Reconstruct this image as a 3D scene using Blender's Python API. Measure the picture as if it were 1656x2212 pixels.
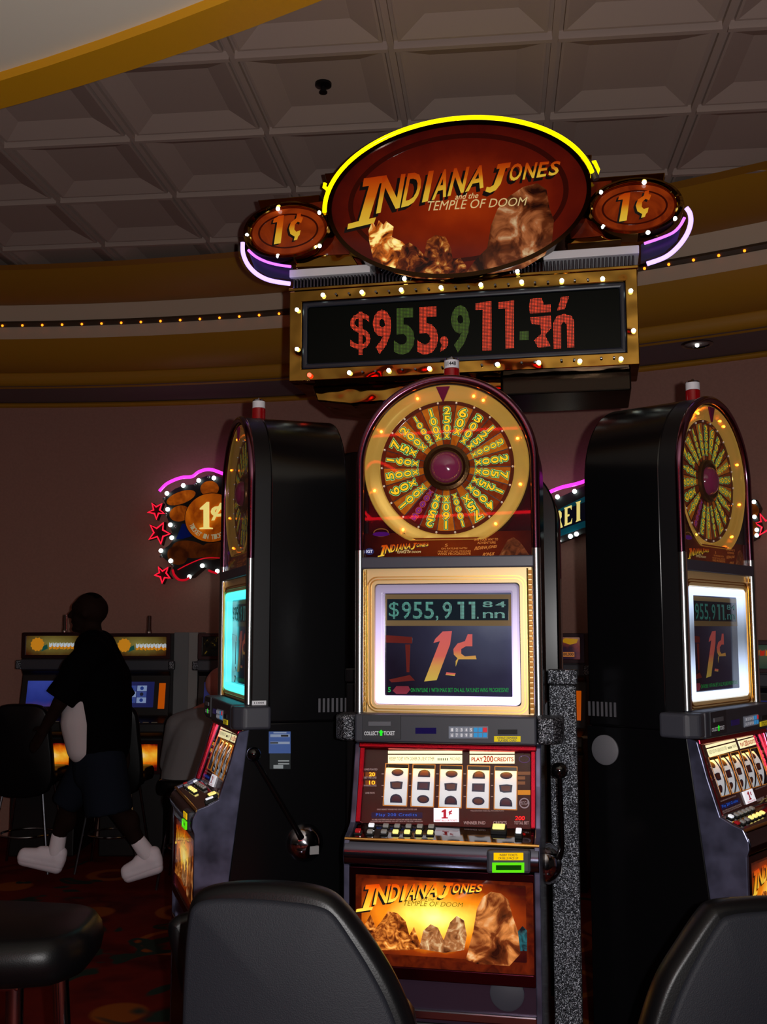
import bpy, bmesh, math, random
from mathutils import Vector, Matrix
random.seed(7)
S = bpy.context.scene
COL = S.collection
for o in list(bpy.data.objects): bpy.data.objects.remove(o)

# ---------------------------------------------------------------- camera, world, flash, exposure
F_PX = 2235.0; PITCH = math.radians(6.48); CAMZ = 1.55
cd = bpy.data.cameras.new('camera'); cam = bpy.data.objects.new('camera', cd); COL.objects.link(cam)
cd.sensor_fit = 'VERTICAL'; cd.sensor_height = 36.0; cd.lens = F_PX/2212*36.0
cam.location = (0, 0, CAMZ); cam.rotation_euler = (math.pi/2+PITCH, 0, 0)
cd.clip_start = .05
S.camera = cam
S.view_settings.view_transform = 'Standard'; S.view_settings.look = 'None'
S.view_settings.gamma = 1; S.view_settings.use_curve_mapping = False
S.view_settings.exposure = 0.0
w = bpy.data.worlds.new('world'); S.world = w; w.use_nodes = True
w.node_tree.nodes['Background'].inputs[0].default_value = (.85, .62, .5, 1)
w.node_tree.nodes['Background'].inputs[1].default_value = .010

def lamp(name, kind, loc, power, col=(1, 1, 1), size=.05, rot=None, spot=None):
    l = bpy.data.lights.new(name, kind); l.energy = power; l.color = col
    if kind in ('POINT', 'SPOT'): l.shadow_soft_size = size
    if kind == 'AREA': l.size = size
    if spot: l.spot_size = math.radians(spot); l.spot_blend = .6
    o = bpy.data.objects.new(name, l); COL.objects.link(o); o.location = loc
    if rot: o.rotation_euler = rot
    return o
# the camera's own flash, just right of the lens (shadows on the wall fall to the left)
lamp('camera_flash', 'POINT', (.075, -.01, 1.57), 185, (1, .97, .96), .012)

# ---------------------------------------------------------------- helpers
def lin(c):
    return tuple(((v/255)/12.92 if v/255 <= .04045 else ((v/255+.055)/1.055)**2.4) for v in c)

def new_mat(name):
    m = bpy.data.materials.new(name); m.use_nodes = True
    return m, m.node_tree, m.node_tree.nodes['Principled BSDF']

def M(name, c, rough=.5, metal=0., emit=None, es=0., coat=0., bump=0., bscale=100., spec=.5, noise=0., nscale=20., bdist=.002):
    m, t, b = new_mat(name)
    col = lin(c)
    if emit is not None: rough = min(rough, .12); spec = min(spec, .3)
    b.inputs['Base Color'].default_value = (*col, 1)
    b.inputs['Roughness'].default_value = rough; b.inputs['Metallic'].default_value = metal
    b.inputs['Coat Weight'].default_value = coat; b.inputs['Specular IOR Level'].default_value = spec
    if emit is not None:
        b.inputs['Emission Color'].default_value = (*lin(emit), 1); b.inputs['Emission Strength'].default_value = es
    if bump or noise:
        tc = t.nodes.new('ShaderNodeTexCoord'); n = t.nodes.new('ShaderNodeTexNoise')
        n.inputs['Scale'].default_value = bscale if bump else nscale
        t.links.new(tc.outputs['Object'], n.inputs['Vector'])
        if bump:
            bp = t.nodes.new('ShaderNodeBump'); bp.inputs['Strength'].default_value = bump; bp.inputs['Distance'].default_value = bdist
            t.links.new(n.outputs['Fac'], bp.inputs['Height']); t.links.new(bp.outputs['Normal'], b.inputs['Normal'])
        if noise:
            r = t.nodes.new('ShaderNodeValToRGB')
            r.color_ramp.elements[0].color = (*[v*(1-noise) for v in col], 1); r.color_ramp.elements[1].color = (*[min(1, v*(1+noise)) for v in col], 1)
            r.color_ramp.elements[0].position = .3; r.color_ramp.elements[1].position = .7
            t.links.new(n.outputs['Fac'], r.inputs['Fac']); t.links.new(r.outputs['Color'], b.inputs['Base Color'])
    return m

def ramp_nodes(t, stops):
    r = t.nodes.new('ShaderNodeValToRGB'); cr = r.color_ramp
    cr.elements.remove(cr.elements[1]); cr.elements[0].position = stops[0][0]; cr.elements[0].color = (*lin(stops[0][1]), 1)
    for p, c in stops[1:]: cr.elements.new(p).color = (*lin(c), 1)
    return r

def grad_mat(name, stops, es, rough=.3):
    """print whose colour runs along each letter (point attribute g), backlit"""
    m, t, b = new_mat(name)
    a = t.nodes.new('ShaderNodeAttribute'); a.attribute_name = 'g'
    r = ramp_nodes(t, stops)
    t.links.new(a.outputs['Fac'], r.inputs['Fac']); t.links.new(r.outputs['Color'], b.inputs['Base Color'])
    t.links.new(r.outputs['Color'], b.inputs['Emission Color']); b.inputs['Emission Strength'].default_value = es
    b.inputs['Roughness'].default_value = .12; b.inputs['Specular IOR Level'].default_value = .3
    return m

def art_mat(name, stops, es, centre, scale, nscale=3., namt=.35, rough=.25, wave=False):
    """backlit printed glass: colour runs outward from a centre, broken up by noise"""
    m, t, b = new_mat(name)
    tc = t.nodes.new('ShaderNodeTexCoord'); mp = t.nodes.new('ShaderNodeMapping')
    mp.inputs['Location'].default_value = tuple(-c*s for c, s in zip(centre, scale)); mp.inputs['Scale'].default_value = scale
    ln = t.nodes.new('ShaderNodeVectorMath'); ln.operation = 'LENGTH'
    n = t.nodes.new('ShaderNodeTexNoise'); n.inputs['Scale'].default_value = nscale; n.inputs['Detail'].default_value = 5
    mu = t.nodes.new('ShaderNodeMath'); mu.operation = 'MULTIPLY_ADD'; mu.inputs[1].default_value = namt*2
    ad = t.nodes.new('ShaderNodeMath'); ad.operation = 'SUBTRACT'; ad.inputs[1].default_value = namt
    t.links.new(tc.outputs['Object'], mp.inputs['Vector']); t.links.new(mp.outputs['Vector'], ln.inputs[0])
    t.links.new(tc.outputs['Object'], n.inputs['Vector'])
    t.links.new(n.outputs['Fac'], mu.inputs[0]); t.links.new(ln.outputs['Value'], mu.inputs[2])
    t.links.new(mu.outputs[0], ad.inputs[0])
    r = ramp_nodes(t, stops)
    t.links.new(ad.outputs[0], r.inputs['Fac']); t.links.new(r.outputs['Color'], b.inputs['Base Color'])
    t.links.new(r.outputs['Color'], b.inputs['Emission Color']); b.inputs['Emission Strength'].default_value = es
    b.inputs['Roughness'].default_value = .1; b.inputs['Specular IOR Level'].default_value = .3
    return m

def noise_art(name, stops, es, nscale=20., rough=.3):
    m, t, b = new_mat(name)
    tc = t.nodes.new('ShaderNodeTexCoord'); n = t.nodes.new('ShaderNodeTexNoise')
    n.inputs['Scale'].default_value = nscale; n.inputs['Detail'].default_value = 4; n.inputs['Distortion'].default_value = 1.2
    t.links.new(tc.outputs['Object'], n.inputs['Vector'])
    r = ramp_nodes(t, stops)
    t.links.new(n.outputs['Fac'], r.inputs['Fac']); t.links.new(r.outputs['Color'], b.inputs['Base Color'])
    t.links.new(r.outputs['Color'], b.inputs['Emission Color']); b.inputs['Emission Strength'].default_value = es
    b.inputs['Roughness'].default_value = .12; b.inputs['Specular IOR Level'].default_value = .3
    return m

def dot_mat(name, c, es, pitch, fill=.62):
    """LED matrix: round-ish lit dots on a grid in local x and z"""
    m, t, b = new_mat(name)
    tc = t.nodes.new('ShaderNodeTexCoord'); sp = t.nodes.new('ShaderNodeSeparateXYZ')
    t.links.new(tc.outputs['Object'], sp.inputs[0])
    outs = []
    for ax in ('X', 'Z'):
        d = t.nodes.new('ShaderNodeMath'); d.operation = 'DIVIDE'; d.inputs[1].default_value = pitch
        fr = t.nodes.new('ShaderNodeMath'); fr.operation = 'FLOORED_MODULO'; fr.inputs[1].default_value = 1
        lt = t.nodes.new('ShaderNodeMath'); lt.operation = 'LESS_THAN'; lt.inputs[1].default_value = fill
        t.links.new(sp.outputs[ax], d.inputs[0]); t.links.new(d.outputs[0], fr.inputs[0]); t.links.new(fr.outputs[0], lt.inputs[0]); outs.append(lt)
    mu = t.nodes.new('ShaderNodeMath'); mu.operation = 'MULTIPLY'
    t.links.new(outs[0].outputs[0], mu.inputs[0]); t.links.new(outs[1].outputs[0], mu.inputs[1])
    m2 = t.nodes.new('ShaderNodeMath'); m2.operation = 'MULTIPLY'; m2.inputs[1].default_value = es
    t.links.new(mu.outputs[0], m2.inputs[0]); t.links.new(m2.outputs[0], b.inputs['Emission Strength'])
    b.inputs['Emission Color'].default_value = (*lin(c), 1); b.inputs['Base Color'].default_value = (*[v*.08 for v in lin(c)], 1)
    b.inputs['Roughness'].default_value = .4
    return m

def glass_mat(name, tint=(1, 1, 1), refl=1.0):
    m = bpy.data.materials.new(name); m.use_nodes = True; t = m.node_tree; t.nodes.clear()
    o = t.nodes.new('ShaderNodeOutputMaterial'); mx = t.nodes.new('ShaderNodeMixShader')
    tr = t.nodes.new('ShaderNodeBsdfTransparent'); gl = t.nodes.new('ShaderNodeBsdfGlossy'); fc = t.nodes.new('ShaderNodeLayerWeight')
    fc.inputs['Blend'].default_value = .5; fr = t.nodes.new('ShaderNodeMath'); fr.operation = 'POWER'; fr.inputs[1].default_value = 5
    t.links.new(fc.outputs['Facing'], fr.inputs[0]); ma = t.nodes.new('ShaderNodeMath'); ma.operation = 'MULTIPLY_ADD'; ma.inputs[1].default_value = .5; ma.inputs[2].default_value = .025
    t.links.new(fr.outputs[0], ma.inputs[0]); fr = ma; gl.inputs['Roughness'].default_value = .02; tr.inputs['Color'].default_value = (*tint, 1)
    mu = t.nodes.new('ShaderNodeMath'); mu.operation = 'MULTIPLY'; mu.inputs[1].default_value = refl
    t.links.new(fr.outputs[0], mu.inputs[0]); t.links.new(mu.outputs[0], mx.inputs[0]); t.links.new(tr.outputs[0], mx.inputs[1]); t.links.new(gl.outputs[0], mx.inputs[2])
    t.links.new(mx.outputs[0], o.inputs['Surface'])
    return m

class MB:
    def __init__(s): s.v = []; s.f = []; s.g = []
    def add(s, vs, fs, mat=0, smooth=False, g=0.):
        n = len(s.v); s.v += [tuple(p) for p in vs]
        s.g += list(g) if isinstance(g, (list, tuple)) else [g]*len(vs)
        s.f += [(tuple(i+n for i in f), mat, smooth) for f in fs]
    def box(s, x0, x1, y0, y1, z0, z1, mat=0):
        vs = [(x, y, z) for z in (z0, z1) for y in (y0, y1) for x in (x0, x1)]
        s.add(vs, [(0, 2, 3, 1), (4, 5, 7, 6), (0, 1, 5, 4), (2, 6, 7, 3), (0, 4, 6, 2), (1, 3, 7, 5)], mat)
    def prism(s, P, poly, d0, d1, mat=0, smooth=False):
        """poly in the (u,v) of mapping P(u,v,d), extruded from d0 to d1"""
        if sum(a[0]*b[1]-b[0]*a[1] for a, b in zip(poly, poly[1:]+poly[:1])) < 0: poly = poly[::-1]
        n = len(poly)
        s.add([P(u, v, d0) for u, v in poly]+[P(u, v, d1) for u, v in poly],
              [tuple(range(n))[::-1], tuple(range(n, 2*n))]+[(i, (i+1) % n, n+(i+1) % n, n+i) for i in range(n)], mat, smooth)
    def rect(s, P, u0, v0, u1, v1, d0, d1, mat=0): s.prism(P, [(u0, v0), (u1, v0), (u1, v1), (u0, v1)], d0, d1, mat)
    def ring(s, P, a, b, d0, d1, mat=0, smooth=False):
        """frame between outer outline a and inner outline b (same count)"""
        n = len(a)
        vs = [P(u, v, d0) for u, v in a]+[P(u, v, d0) for u, v in b]+[P(u, v, d1) for u, v in a]+[P(u, v, d1) for u, v in b]
        fs = []
        for i in range(n):
            j = (i+1) % n
            fs += [(2*n+i, 2*n+j, 3*n+j, 3*n+i), (i, n+i, n+j, j), (i, j, 2*n+j, 2*n+i), (n+i, 3*n+i, 3*n+j, n+j)]
        s.add(vs, fs, mat, smooth)
    def tube(s, pts, r, n=8, mat=0, closed=False, caps=True):
        pts = [Vector(p) for p in pts]; m = len(pts); rings = []; up = None
        rr = r if isinstance(r, (list, tuple)) else [r]*m
        for i, p in enumerate(pts):
            a = pts[(i-1) % m] if closed or i > 0 else p; b = pts[(i+1) % m] if closed or i < m-1 else p
            t = (b-a).normalized()
            if up is None:
                up = Vector((0, 0, 1)) if abs(t.z) < .9 else Vector((1, 0, 0))
            x = t.cross(up).normalized(); up = x.cross(t).normalized()
            rings.append([p+(x*math.cos(k*2*math.pi/n)+up*math.sin(k*2*math.pi/n))*rr[i] for k in range(n)])
        vs = [q for rg in rings for q in rg]; fs = []
        for i in range(m if closed else m-1):
            j = (i+1) % m
            fs += [(i*n+k, i*n+(k+1) % n, j*n+(k+1) % n, j*n+k) for k in range(n)]
        if caps and not closed: fs += [tuple(range(n))[::-1], tuple((m-1)*n+k for k in range(n))]
        s.add(vs, fs, mat, True)
    def lathe(s, P, prof, n=32, mat=0, a0=0., a1=2*math.pi):
        """prof = [(r,d)] turned round the axis of mapping P"""
        full = abs(a1-a0-2*math.pi) < 1e-6; m = n if full else n+1
        vs = [P(r*math.cos(a0+(a1-a0)*k/n), r*math.sin(a0+(a1-a0)*k/n), d) for r, d in prof for k in range(m)]
        fs = []
        for i in range(len(prof)-1):
            for k in range(n):
                q = (k+1) % m
                fs.append((i*m+k, i*m+q, (i+1)*m+q, (i+1)*m+k))
        s.add(vs, fs, mat, True)
    def ball(s, c, r, n=10, mat=0, sq=(1, 1, 1)):
        vs = []; fs = []; h = max(4, n//2+1)
        for i in range(h+1):
            th = math.pi*i/h
            for k in range(n):
                vs.append((c[0]+r*sq[0]*math.sin(th)*math.cos(2*math.pi*k/n), c[1]+r*sq[1]*math.sin(th)*math.sin(2*math.pi*k/n), c[2]+r*sq[2]*math.cos(th)))
        for i in range(h):
            for k in range(n): fs.append((i*n+k, (i+1)*n+k, (i+1)*n+(k+1) % n, i*n+(k+1) % n))
        s.add(vs, fs, mat, True)
    def capsule(s, a, b, ra, rb, n=10, sq=1.):
        a = Vector(a); b = Vector(b)
        s.ball(a, ra, n); s.ball(b, rb, n)
        if (b-a).length > 1e-5: s.tube([a, b], [ra, rb], n)
    def sleeve(s, a, b, ra, rb, n=14):
        s.ball(a, ra, n); s.tube([a, b], [ra, rb], n)
    def build(s, name, mats, parent=None, bevel=0., seg=2, remesh=0., kind=None, label=None, angle=40):
        me = bpy.data.meshes.new(name); me.from_pydata(s.v, [], [f[0] for f in s.f])
        if not isinstance(mats, (list, tuple)): mats = [mats]
        for m in mats: me.materials.append(m)
        me.polygons.foreach_set('material_index', [f[1] for f in s.f])
        me.polygons.foreach_set('use_smooth', [f[2] for f in s.f])
        if any(s.g):
            a = me.attributes.new('g', 'FLOAT', 'POINT'); a.data.foreach_set('value', s.g)
        bm = bmesh.new(); bm.from_mesh(me); bmesh.ops.remove_doubles(bm, verts=bm.verts, dist=1e-6) if not any(s.g) else None
        bmesh.ops.recalc_face_normals(bm, faces=bm.faces) if not any(s.g) else None
        bm.to_mesh(me); bm.free()
        if any(f[2] for f in s.f): me.set_sharp_from_angle(angle=math.radians(angle))
        o = bpy.data.objects.new(name, me); COL.objects.link(o)
        if parent: o.parent = parent
        if bevel:
            b = o.modifiers.new('bevel', 'BEVEL'); b.width = bevel; b.segments = seg; b.limit_method = 'ANGLE'; b.angle_limit = math.radians(35)
        if remesh:
            r = o.modifiers.new('remesh', 'REMESH'); r.mode = 'VOXEL'; r.voxel_size = remesh; r.use_smooth_shade = True
            q = o.modifiers.new('smooth', 'SMOOTH'); q.factor = .5; q.iterations = 4
        if kind: o['kind'] = kind
        if label: o['label'] = label
        return o

def thing(name, label, cat, loc=(0, 0, 0), rz=0., group=None):
    o = bpy.data.objects.new(name, None); COL.objects.link(o); o.empty_display_size = .1
    o.location = loc; o.rotation_euler = (0, 0, rz); o['label'] = label; o['category'] = cat
    if group: o['group'] = group
    return o
def tag(o, label, cat, group=None):
    o['label'] = label; o['category'] = cat
    if group: o['group'] = group
    return o
def struct(mb, name, mats, **k): return mb.build(name, mats, kind='structure', **k)
def copy_tree(o, parent=None):
    c = o.copy(); COL.objects.link(c)
    if parent: c.parent = parent
    for ch in list(o.children): copy_tree(ch, c)
    return c

# pixels of the photograph as rays from the camera
def ray(x, y):
    u = (x-828)/F_PX; v = (1106-y)/F_PX
    return Vector((u, math.cos(PITCH)-v*math.sin(PITCH), math.sin(PITCH)+v*math.cos(PITCH)))
CAMP = Vector((0, 0, CAMZ))
def atY(x, y, Y):
    d = ray(x, y); return CAMP+d*(Y/d.y)
def atZ(x, y, z):
    d = ray(x, y); return CAMP+d*((z-CAMZ)/d.z)

class Pl:
    """a flat face of a thing: own origin and axes in the thing's local space"""
    def __init__(s, o, u, v, root=None):
        s.o = Vector(o); s.u = Vector(u).normalized(); s.v = Vector(v).normalized(); s.n = s.u.cross(s.v)
        s.m = root or Matrix.Identity(4)
    def __call__(s, a, b, d=0.): return s.o+s.u*a+s.v*b+s.n*d
    def px(s, x, y):
        R3 = s.m.to_3x3(); o = s.m @ s.o; n = R3 @ s.n; d = ray(x, y)
        t = (o-CAMP).dot(n)/d.dot(n); h = CAMP+d*t-o
        return (h.dot(R3 @ s.u), h.dot(R3 @ s.v))
    def pts(s, l): return [s.px(*p) for p in l]
    def shift(s, d): return Pl(s.o+s.n*d, s.u, s.v, s.m)

_tc = {}
def glyphs(txt, offset=0., shear=0., space=1.):
    if 'M' in txt or '$' in txt: offset = 0.
    k = (txt, offset, shear, space)
    if k in _tc: return _tc[k]
    cu = bpy.data.curves.new('t', 'FONT'); cu.body = txt; cu.offset = offset; cu.shear = shear; cu.space_character = space; cu.resolution_u = 3
    o = bpy.data.objects.new('t', cu); COL.objects.link(o)
    bpy.context.view_layer.update()
    e = o.evaluated_get(bpy.context.evaluated_depsgraph_get()); me = e.to_mesh()
    vs = [(v.co.x, v.co.y) for v in me.vertices]; fs = [tuple(p.vertices) for p in me.polygons]
    e.to_mesh_clear(); bpy.data.objects.remove(o); bpy.data.curves.remove(cu)
    _tc[k] = (vs, fs); return vs, fs

def text(mb, P, s, q, d=.001, mat=0, offset=0., shear=0., space=1., norm=None):
    """write s so that its outline box fills the corners q = BL, BR, TR, TL in plane P"""
    vs, fs = glyphs(s, offset, shear, space)
    if not vs: return
    bx = norm or (min(v[0] for v in vs), max(v[0] for v in vs), min(v[1] for v in vs), max(v[1] for v in vs))
    out = []; g = []
    for x, y in vs:
        a = (x-bx[0])/(bx[1]-bx[0]); b = (y-bx[2])/(bx[3]-bx[2])
        u = (q[0][0]*(1-a)+q[1][0]*a)*(1-b)+(q[3][0]*(1-a)+q[2][0]*a)*b
        v = (q[0][1]*(1-a)+q[1][1]*a)*(1-b)+(q[3][1]*(1-a)+q[2][1]*a)*b
        out.append(P(u, v, d)); g.append(max(.001, b))
    mb.add(out, fs, mat, False, g)
def rq(u0, v0, u1, v1): return [(u0, v0), (u1, v0), (u1, v1), (u0, v1)]
def polyg(mb, P, pts, d, mat=0):
    """flat printed shape with gradient value running bottom to top"""
    v0 = min(p[1] for p in pts); v1 = max(p[1] for p in pts)
    if sum(a[0]*b[1]-b[0]*a[1] for a, b in zip(pts, pts[1:]+pts[:1])) < 0: pts = pts[::-1]
    mb.add([P(u, v, d) for u, v in pts], [tuple(range(len(pts)))], mat, False, [max(.001, (p[1]-v0)/(v1-v0)) for p in pts])
def ell(cu, cv, a, b, rot=0., n=64, a0=0., a1=None):
    full = a1 is None
    if full: a1 = a0+2*math.pi
    c, s = math.cos(rot), math.sin(rot); out = []
    for k in range(n if full else n+1):
        t = a0+(a1-a0)*k/n; x = a*math.cos(t); y = b*math.sin(t)
        out.append((cu+x*c-y*s, cv+x*s+y*c))
    return out
def rrect(u0, v0, u1, v1, r, n=5):
    out = []
    for cx, cy, a in ((u1-r, v1-r, 0), (u0+r, v1-r, 90), (u0+r, v0+r, 180), (u1-r, v0+r, 270)):
        for k in range(n+1):
            t = math.radians(a+90*k/n); out.append((cx+r*math.cos(t), cy+r*math.sin(t)))
    return out
def spline(pts, n=6):
    P = [Vector(p) for p in pts]; out = []
    for i in range(len(P)-1):
        p0 = P[max(i-1, 0)]; p1 = P[i]; p2 = P[i+1]; p3 = P[min(i+2, len(P)-1)]
        for k in range(n):
            t = k/n
            out.append(.5*((2*p1)+(p2-p0)*t+(2*p0-5*p1+4*p2-p3)*t*t+(3*p1-p0-3*p2+p3)*t**3))
    out.append(P[-1]); return out

# ---------------------------------------------------------------- materials
BLACK = M('black_laminate', (8, 8, 10), .22, spec=.35)
BLACKP = M('black_plastic', (14, 14, 17), .4, spec=.3)
GREYP = M('dark_grey_plastic', (52, 54, 64), .5)
SPECK = None
CHROME = M('dark_chrome', (150, 150, 160), .16, 1.)
SMOKE = M('smoked_chrome', (92, 94, 120), .26, .6, noise=.5, nscale=14)  # noise mottling paints in room lights mirrored by the chrome
POST = M('post_chrome', (205, 210, 212), .24, 1.)
BUMPER = M('bumper_chrome', (96, 98, 116), .17, 1., bump=.05, bscale=40)
REDCH = M('red_anodised', (190, 40, 62), .22, 1.)
TINTCH = M('reflection_tinted_chrome', (128, 84, 108), .17, 1.)
GOLD = M('gold_trim', (214, 170, 92), .3, 1.)
GOLDP = M('gold_paint', (226, 194, 138), .4, .35)
BRASS = M('polished_brass', (150, 112, 48), .06, 1., bump=.7, bscale=4.5, bdist=.03)
WHITEP = M('white_plastic', (215, 215, 222), .5)
REDGL = M('red_lens', (118, 6, 14), .15, emit=(150, 6, 14), es=.1, coat=.5)
BULB = M('bulb', (255, 255, 250), .3, emit=(235, 255, 250), es=6.)
BULBOFF = M('unlit_bulb', (120, 120, 120), .15, .3)
PINK = M('pink_neon', (255, 80, 250), .3, emit=(255, 55, 235), es=1.6)
YNEON = M('yellow_neon', (255, 240, 0), .3, emit=(255, 232, 0), es=2.2)
PNEON = M('violet_neon', (215, 200, 255), .3, emit=(165, 140, 255), es=2.3)
PNEON2 = M('lilac_neon', (215, 150, 255), .3, emit=(190, 95, 255), es=1.7)
RNEON = M('red_neon', (255, 40, 60), .3, emit=(255, 22, 50), es=1.5)
GLASS = glass_mat('front_glass')
BLK = M('matt_black', (5, 5, 6), .7)

def speck_mat():
    m, t, b = new_mat('speckled_black_laminate')
    tc = t.nodes.new('ShaderNodeTexCoord'); n = t.nodes.new('ShaderNodeTexVoronoi'); n.inputs['Scale'].default_value = 430
    t.links.new(tc.outputs['Object'], n.inputs['Vector'])
    r = ramp_nodes(t, [(0, (12, 12, 14)), (.45, (26, 28, 33)), (.65, (80, 84, 94)), (.85, (200, 206, 216))])
    t.links.new(n.outputs['Color'], r.inputs['Fac']); t.links.new(r.outputs['Color'], b.inputs['Base Color'])
    b.inputs['Roughness'].default_value = .3; b.inputs['Metallic'].default_value = .75
    n2 = t.nodes.new('ShaderNodeTexNoise'); n2.inputs['Scale'].default_value = 500
    t.links.new(tc.outputs['Object'], n2.inputs['Vector'])
    bp = t.nodes.new('ShaderNodeBump'); bp.inputs['Strength'].default_value = .9; bp.inputs['Distance'].default_value = .002
    t.links.new(n2.outputs['Fac'], bp.inputs['Height']); t.links.new(bp.outputs['Normal'], b.inputs['Normal'])
    return m
SPECK = speck_mat()

# ---------------------------------------------------------------- the room
def carpet_mat():
    m, t, b = new_mat('carpet')
    tc = t.nodes.new('ShaderNodeTexCoord')
    n = t.nodes.new('ShaderNodeTexNoise'); n.inputs['Scale'].default_value = 2.2; n.inputs['Detail'].default_value = 3
    r = ramp_nodes(t, [(.3, (78, 12, 10)), (.5, (98, 20, 12)), (.62, (64, 8, 12)), (.75, (104, 34, 16))])
    t.links.new(tc.outputs['Object'], n.inputs['Vector']); t.links.new(n.outputs['Fac'], r.inputs['Fac'])
    v = t.nodes.new('ShaderNodeTexVoronoi'); v.inputs['Scale'].default_value = 1.7; v.inputs['Randomness'].default_value = .6
    t.links.new(tc.outputs['Object'], v.inputs['Vector'])
    ring = ramp_nodes(t, [(.0, (0, 0, 0)), (.29, (0, 0, 0)), (.31, (255, 255, 255)), (.36, (255, 255, 255)), (.38, (0, 0, 0))])
    t.links.new(v.outputs['Distance'], ring.inputs['Fac'])
    mx = t.nodes.new('ShaderNodeMix'); mx.data_type = 'RGBA'
    mx.inputs['B'].default_value = (*lin((132, 66, 18)), 1)
    t.links.new(ring.outputs['Color'], mx.inputs['Factor']); t.links.new(r.outputs['Color'], mx.inputs['A'])
    wv = t.nodes.new('ShaderNodeTexNoise'); wv.inputs['Scale'].default_value = 1.1; wv.inputs['Distortion'].default_value = 2
    t.links.new(tc.outputs['Object'], wv.inputs['Vector'])
    r2 = ramp_nodes(t, [(.0, (0, 0, 0)), (.60, (0, 0, 0)), (.62, (255, 255, 255)), (.66, (255, 255, 255)), (.68, (0, 0, 0))])
    t.links.new(wv.outputs['Fac'], r2.inputs['Fac'])
    mx2 = t.nodes.new('ShaderNodeMix'); mx2.data_type = 'RGBA'; mx2.inputs['B'].default_value = (*lin((34, 46, 40)), 1)
    t.links.new(r2.outputs['Color'], mx2.inputs['Factor']); t.links.new(mx.outputs['Result'], mx2.inputs['A'])
    t.links.new(mx2.outputs['Result'], b.inputs['Base Color']); b.inputs['Roughness'].default_value = .95
    b.inputs['Specular IOR Level'].default_value = .1
    return m
mb = MB(); mb.box(-7, 6, -2.5, 9.5, -.05, 0); struct(mb, 'floor', carpet_mat())

WCX, WCY, WR = -3.0, -2.4, 10.4
WALL = M('wall_paint', (168, 124, 110), .85, noise=.05, nscale=60)
def sweep(prof, a0=20., a1=125., n=70, smooth=True):
    mb = MB(); vs = []; k = len(prof)
    for i in range(n+1):
        a = math.radians(a0+(a1-a0)*i/n)
        for r, z in prof: vs.append((WCX+r*math.cos(a), WCY+r*math.sin(a), z))
    fs = [(i*k+j, i*k+j+1, (i+1)*k+j+1, (i+1)*k+j) for i in range(n) for j in range(k-1)]
    mb.add(vs, fs, 0, smooth); return mb
def D(d): return WR-(8.0-d)       # depth at the left of the view -> radius of the round room
YEL = M('yellow_cove_paint', (176, 124, 22), .55)
BEIGE = M('beige_band_paint', (205, 184, 160), .8)
CEIL = M('ceiling_tile', (172, 152, 142), .9)
SOF = M('soffit_paint', (120, 100, 100), .9)
struct(sweep([(WR, 0), (WR, 3.33), (WR+.1, 3.33), (WR+.1, 0), (WR, 0)], smooth=False), 'wall_back', WALL)
def arc(r0, z0, r1, z1, bulge, n=8):
    out = []
    for i in range(n+1):
        t = i/n; nx, nz = -(z1-z0), (r1-r0); L = math.hypot(nx, nz)
        k = bulge*4*t*(1-t); out.append((r0+(r1-r0)*t+nx/L*k, z0+(z1-z0)*t+nz/L*k))
    return out
struct(sweep([(D(6.36), 3.845), (D(6.45), 3.845)]+arc(D(6.45), 3.86, D(7.03), 3.80, -.05)+[(D(7.05), 3.9)]), 'trim_1', YEL)
struct(sweep([(D(7.03), 3.805), (D(7.11), 3.565)], smooth=False), 'trim_2', BEIGE)
struct(sweep(arc(D(7.09), 3.575, D(7.40), 3.41, -.05)+arc(D(7.405), 3.405, D(7.44), 3.33, -.012, 4)+[(D(7.49), 3.315), (D(7.53), 3.34)]), 'trim_3', YEL)
struct(sweep([(D(7.44), 3.322), (WR, 3.322)], smooth=False), 'trim_4', SOF)
struct(sweep([(WR, 3.33)]+[(WR-.03*math.sin(math.radians(a)), 3.302+.02*math.cos(math.radians(a))) for a in range(0, 181, 30)]), 'trim_5', YEL)

# coffered ceiling
CH = 3.87; TS = .648
def ceiling():
    mb = MB(); rot = math.radians(-6.2); o = Vector((.03, 3.9, 0)); c, s = math.cos(rot), math.sin(rot)
    def P(u, v, z): return (o.x+u*c-v*s, o.y+u*s+v*c, z)
    bar = .021; flat = .03; dep = .036; ins = .145
    for i in range(-9, 7):
        for j in range(-5, 8):
            x0, y0 = i*TS, j*TS; cx, cy = P(x0+TS/2, y0+TS/2, 0)[:2]
            if math.hypot(cx-WCX, cy-WCY) > D(7.4): continue
            x1, y1 = x0+TS, y0+TS
            def sq(k, z): return [P(x0+k, y0+k, z), P(x1-k, y0+k, z), P(x1-k, y1-k, z), P(x0+k, y1-k, z)]
            lv = [sq(0, CH), sq(bar*.5, CH), sq(bar*.5, CH+.012), sq(bar+.008, CH+.012), sq(bar+.01, CH-.004), sq(flat+.012, CH-.004), sq(ins, CH+dep)]
            vs = [p for l in lv for p in l]; fs = []
            for q in range(len(lv)-1):
                for k in range(4): fs.append((q*4+k, q*4+(k+1) % 4, q*4+4+(k+1) % 4, q*4+4+k))
            fs.append(tuple((len(lv)-1)*4+k for k in range(4)))
            mb.add(vs, fs)
            for q, dz in (([(x0+.012, y0-.012), (x1-.012, y0-.012), (x1-.012, y0+.012), (x0+.012, y0+.012)], .023), ([(x0-.013, y0), (x0+.013, y0), (x0+.013, y1), (x0-.013, y1)], .009)):
                c8 = [P(u, v, CH-dz) for u, v in q]+[P(u, v, CH+.02) for u, v in q]
                mb.add(c8, [(3, 2, 1, 0), (4, 5, 6, 7)]+[(k, (k+1) % 4, 4+(k+1) % 4, 4+k) for k in range(4)])
    return mb
struct(ceiling(), 'ceiling', CEIL)
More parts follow.
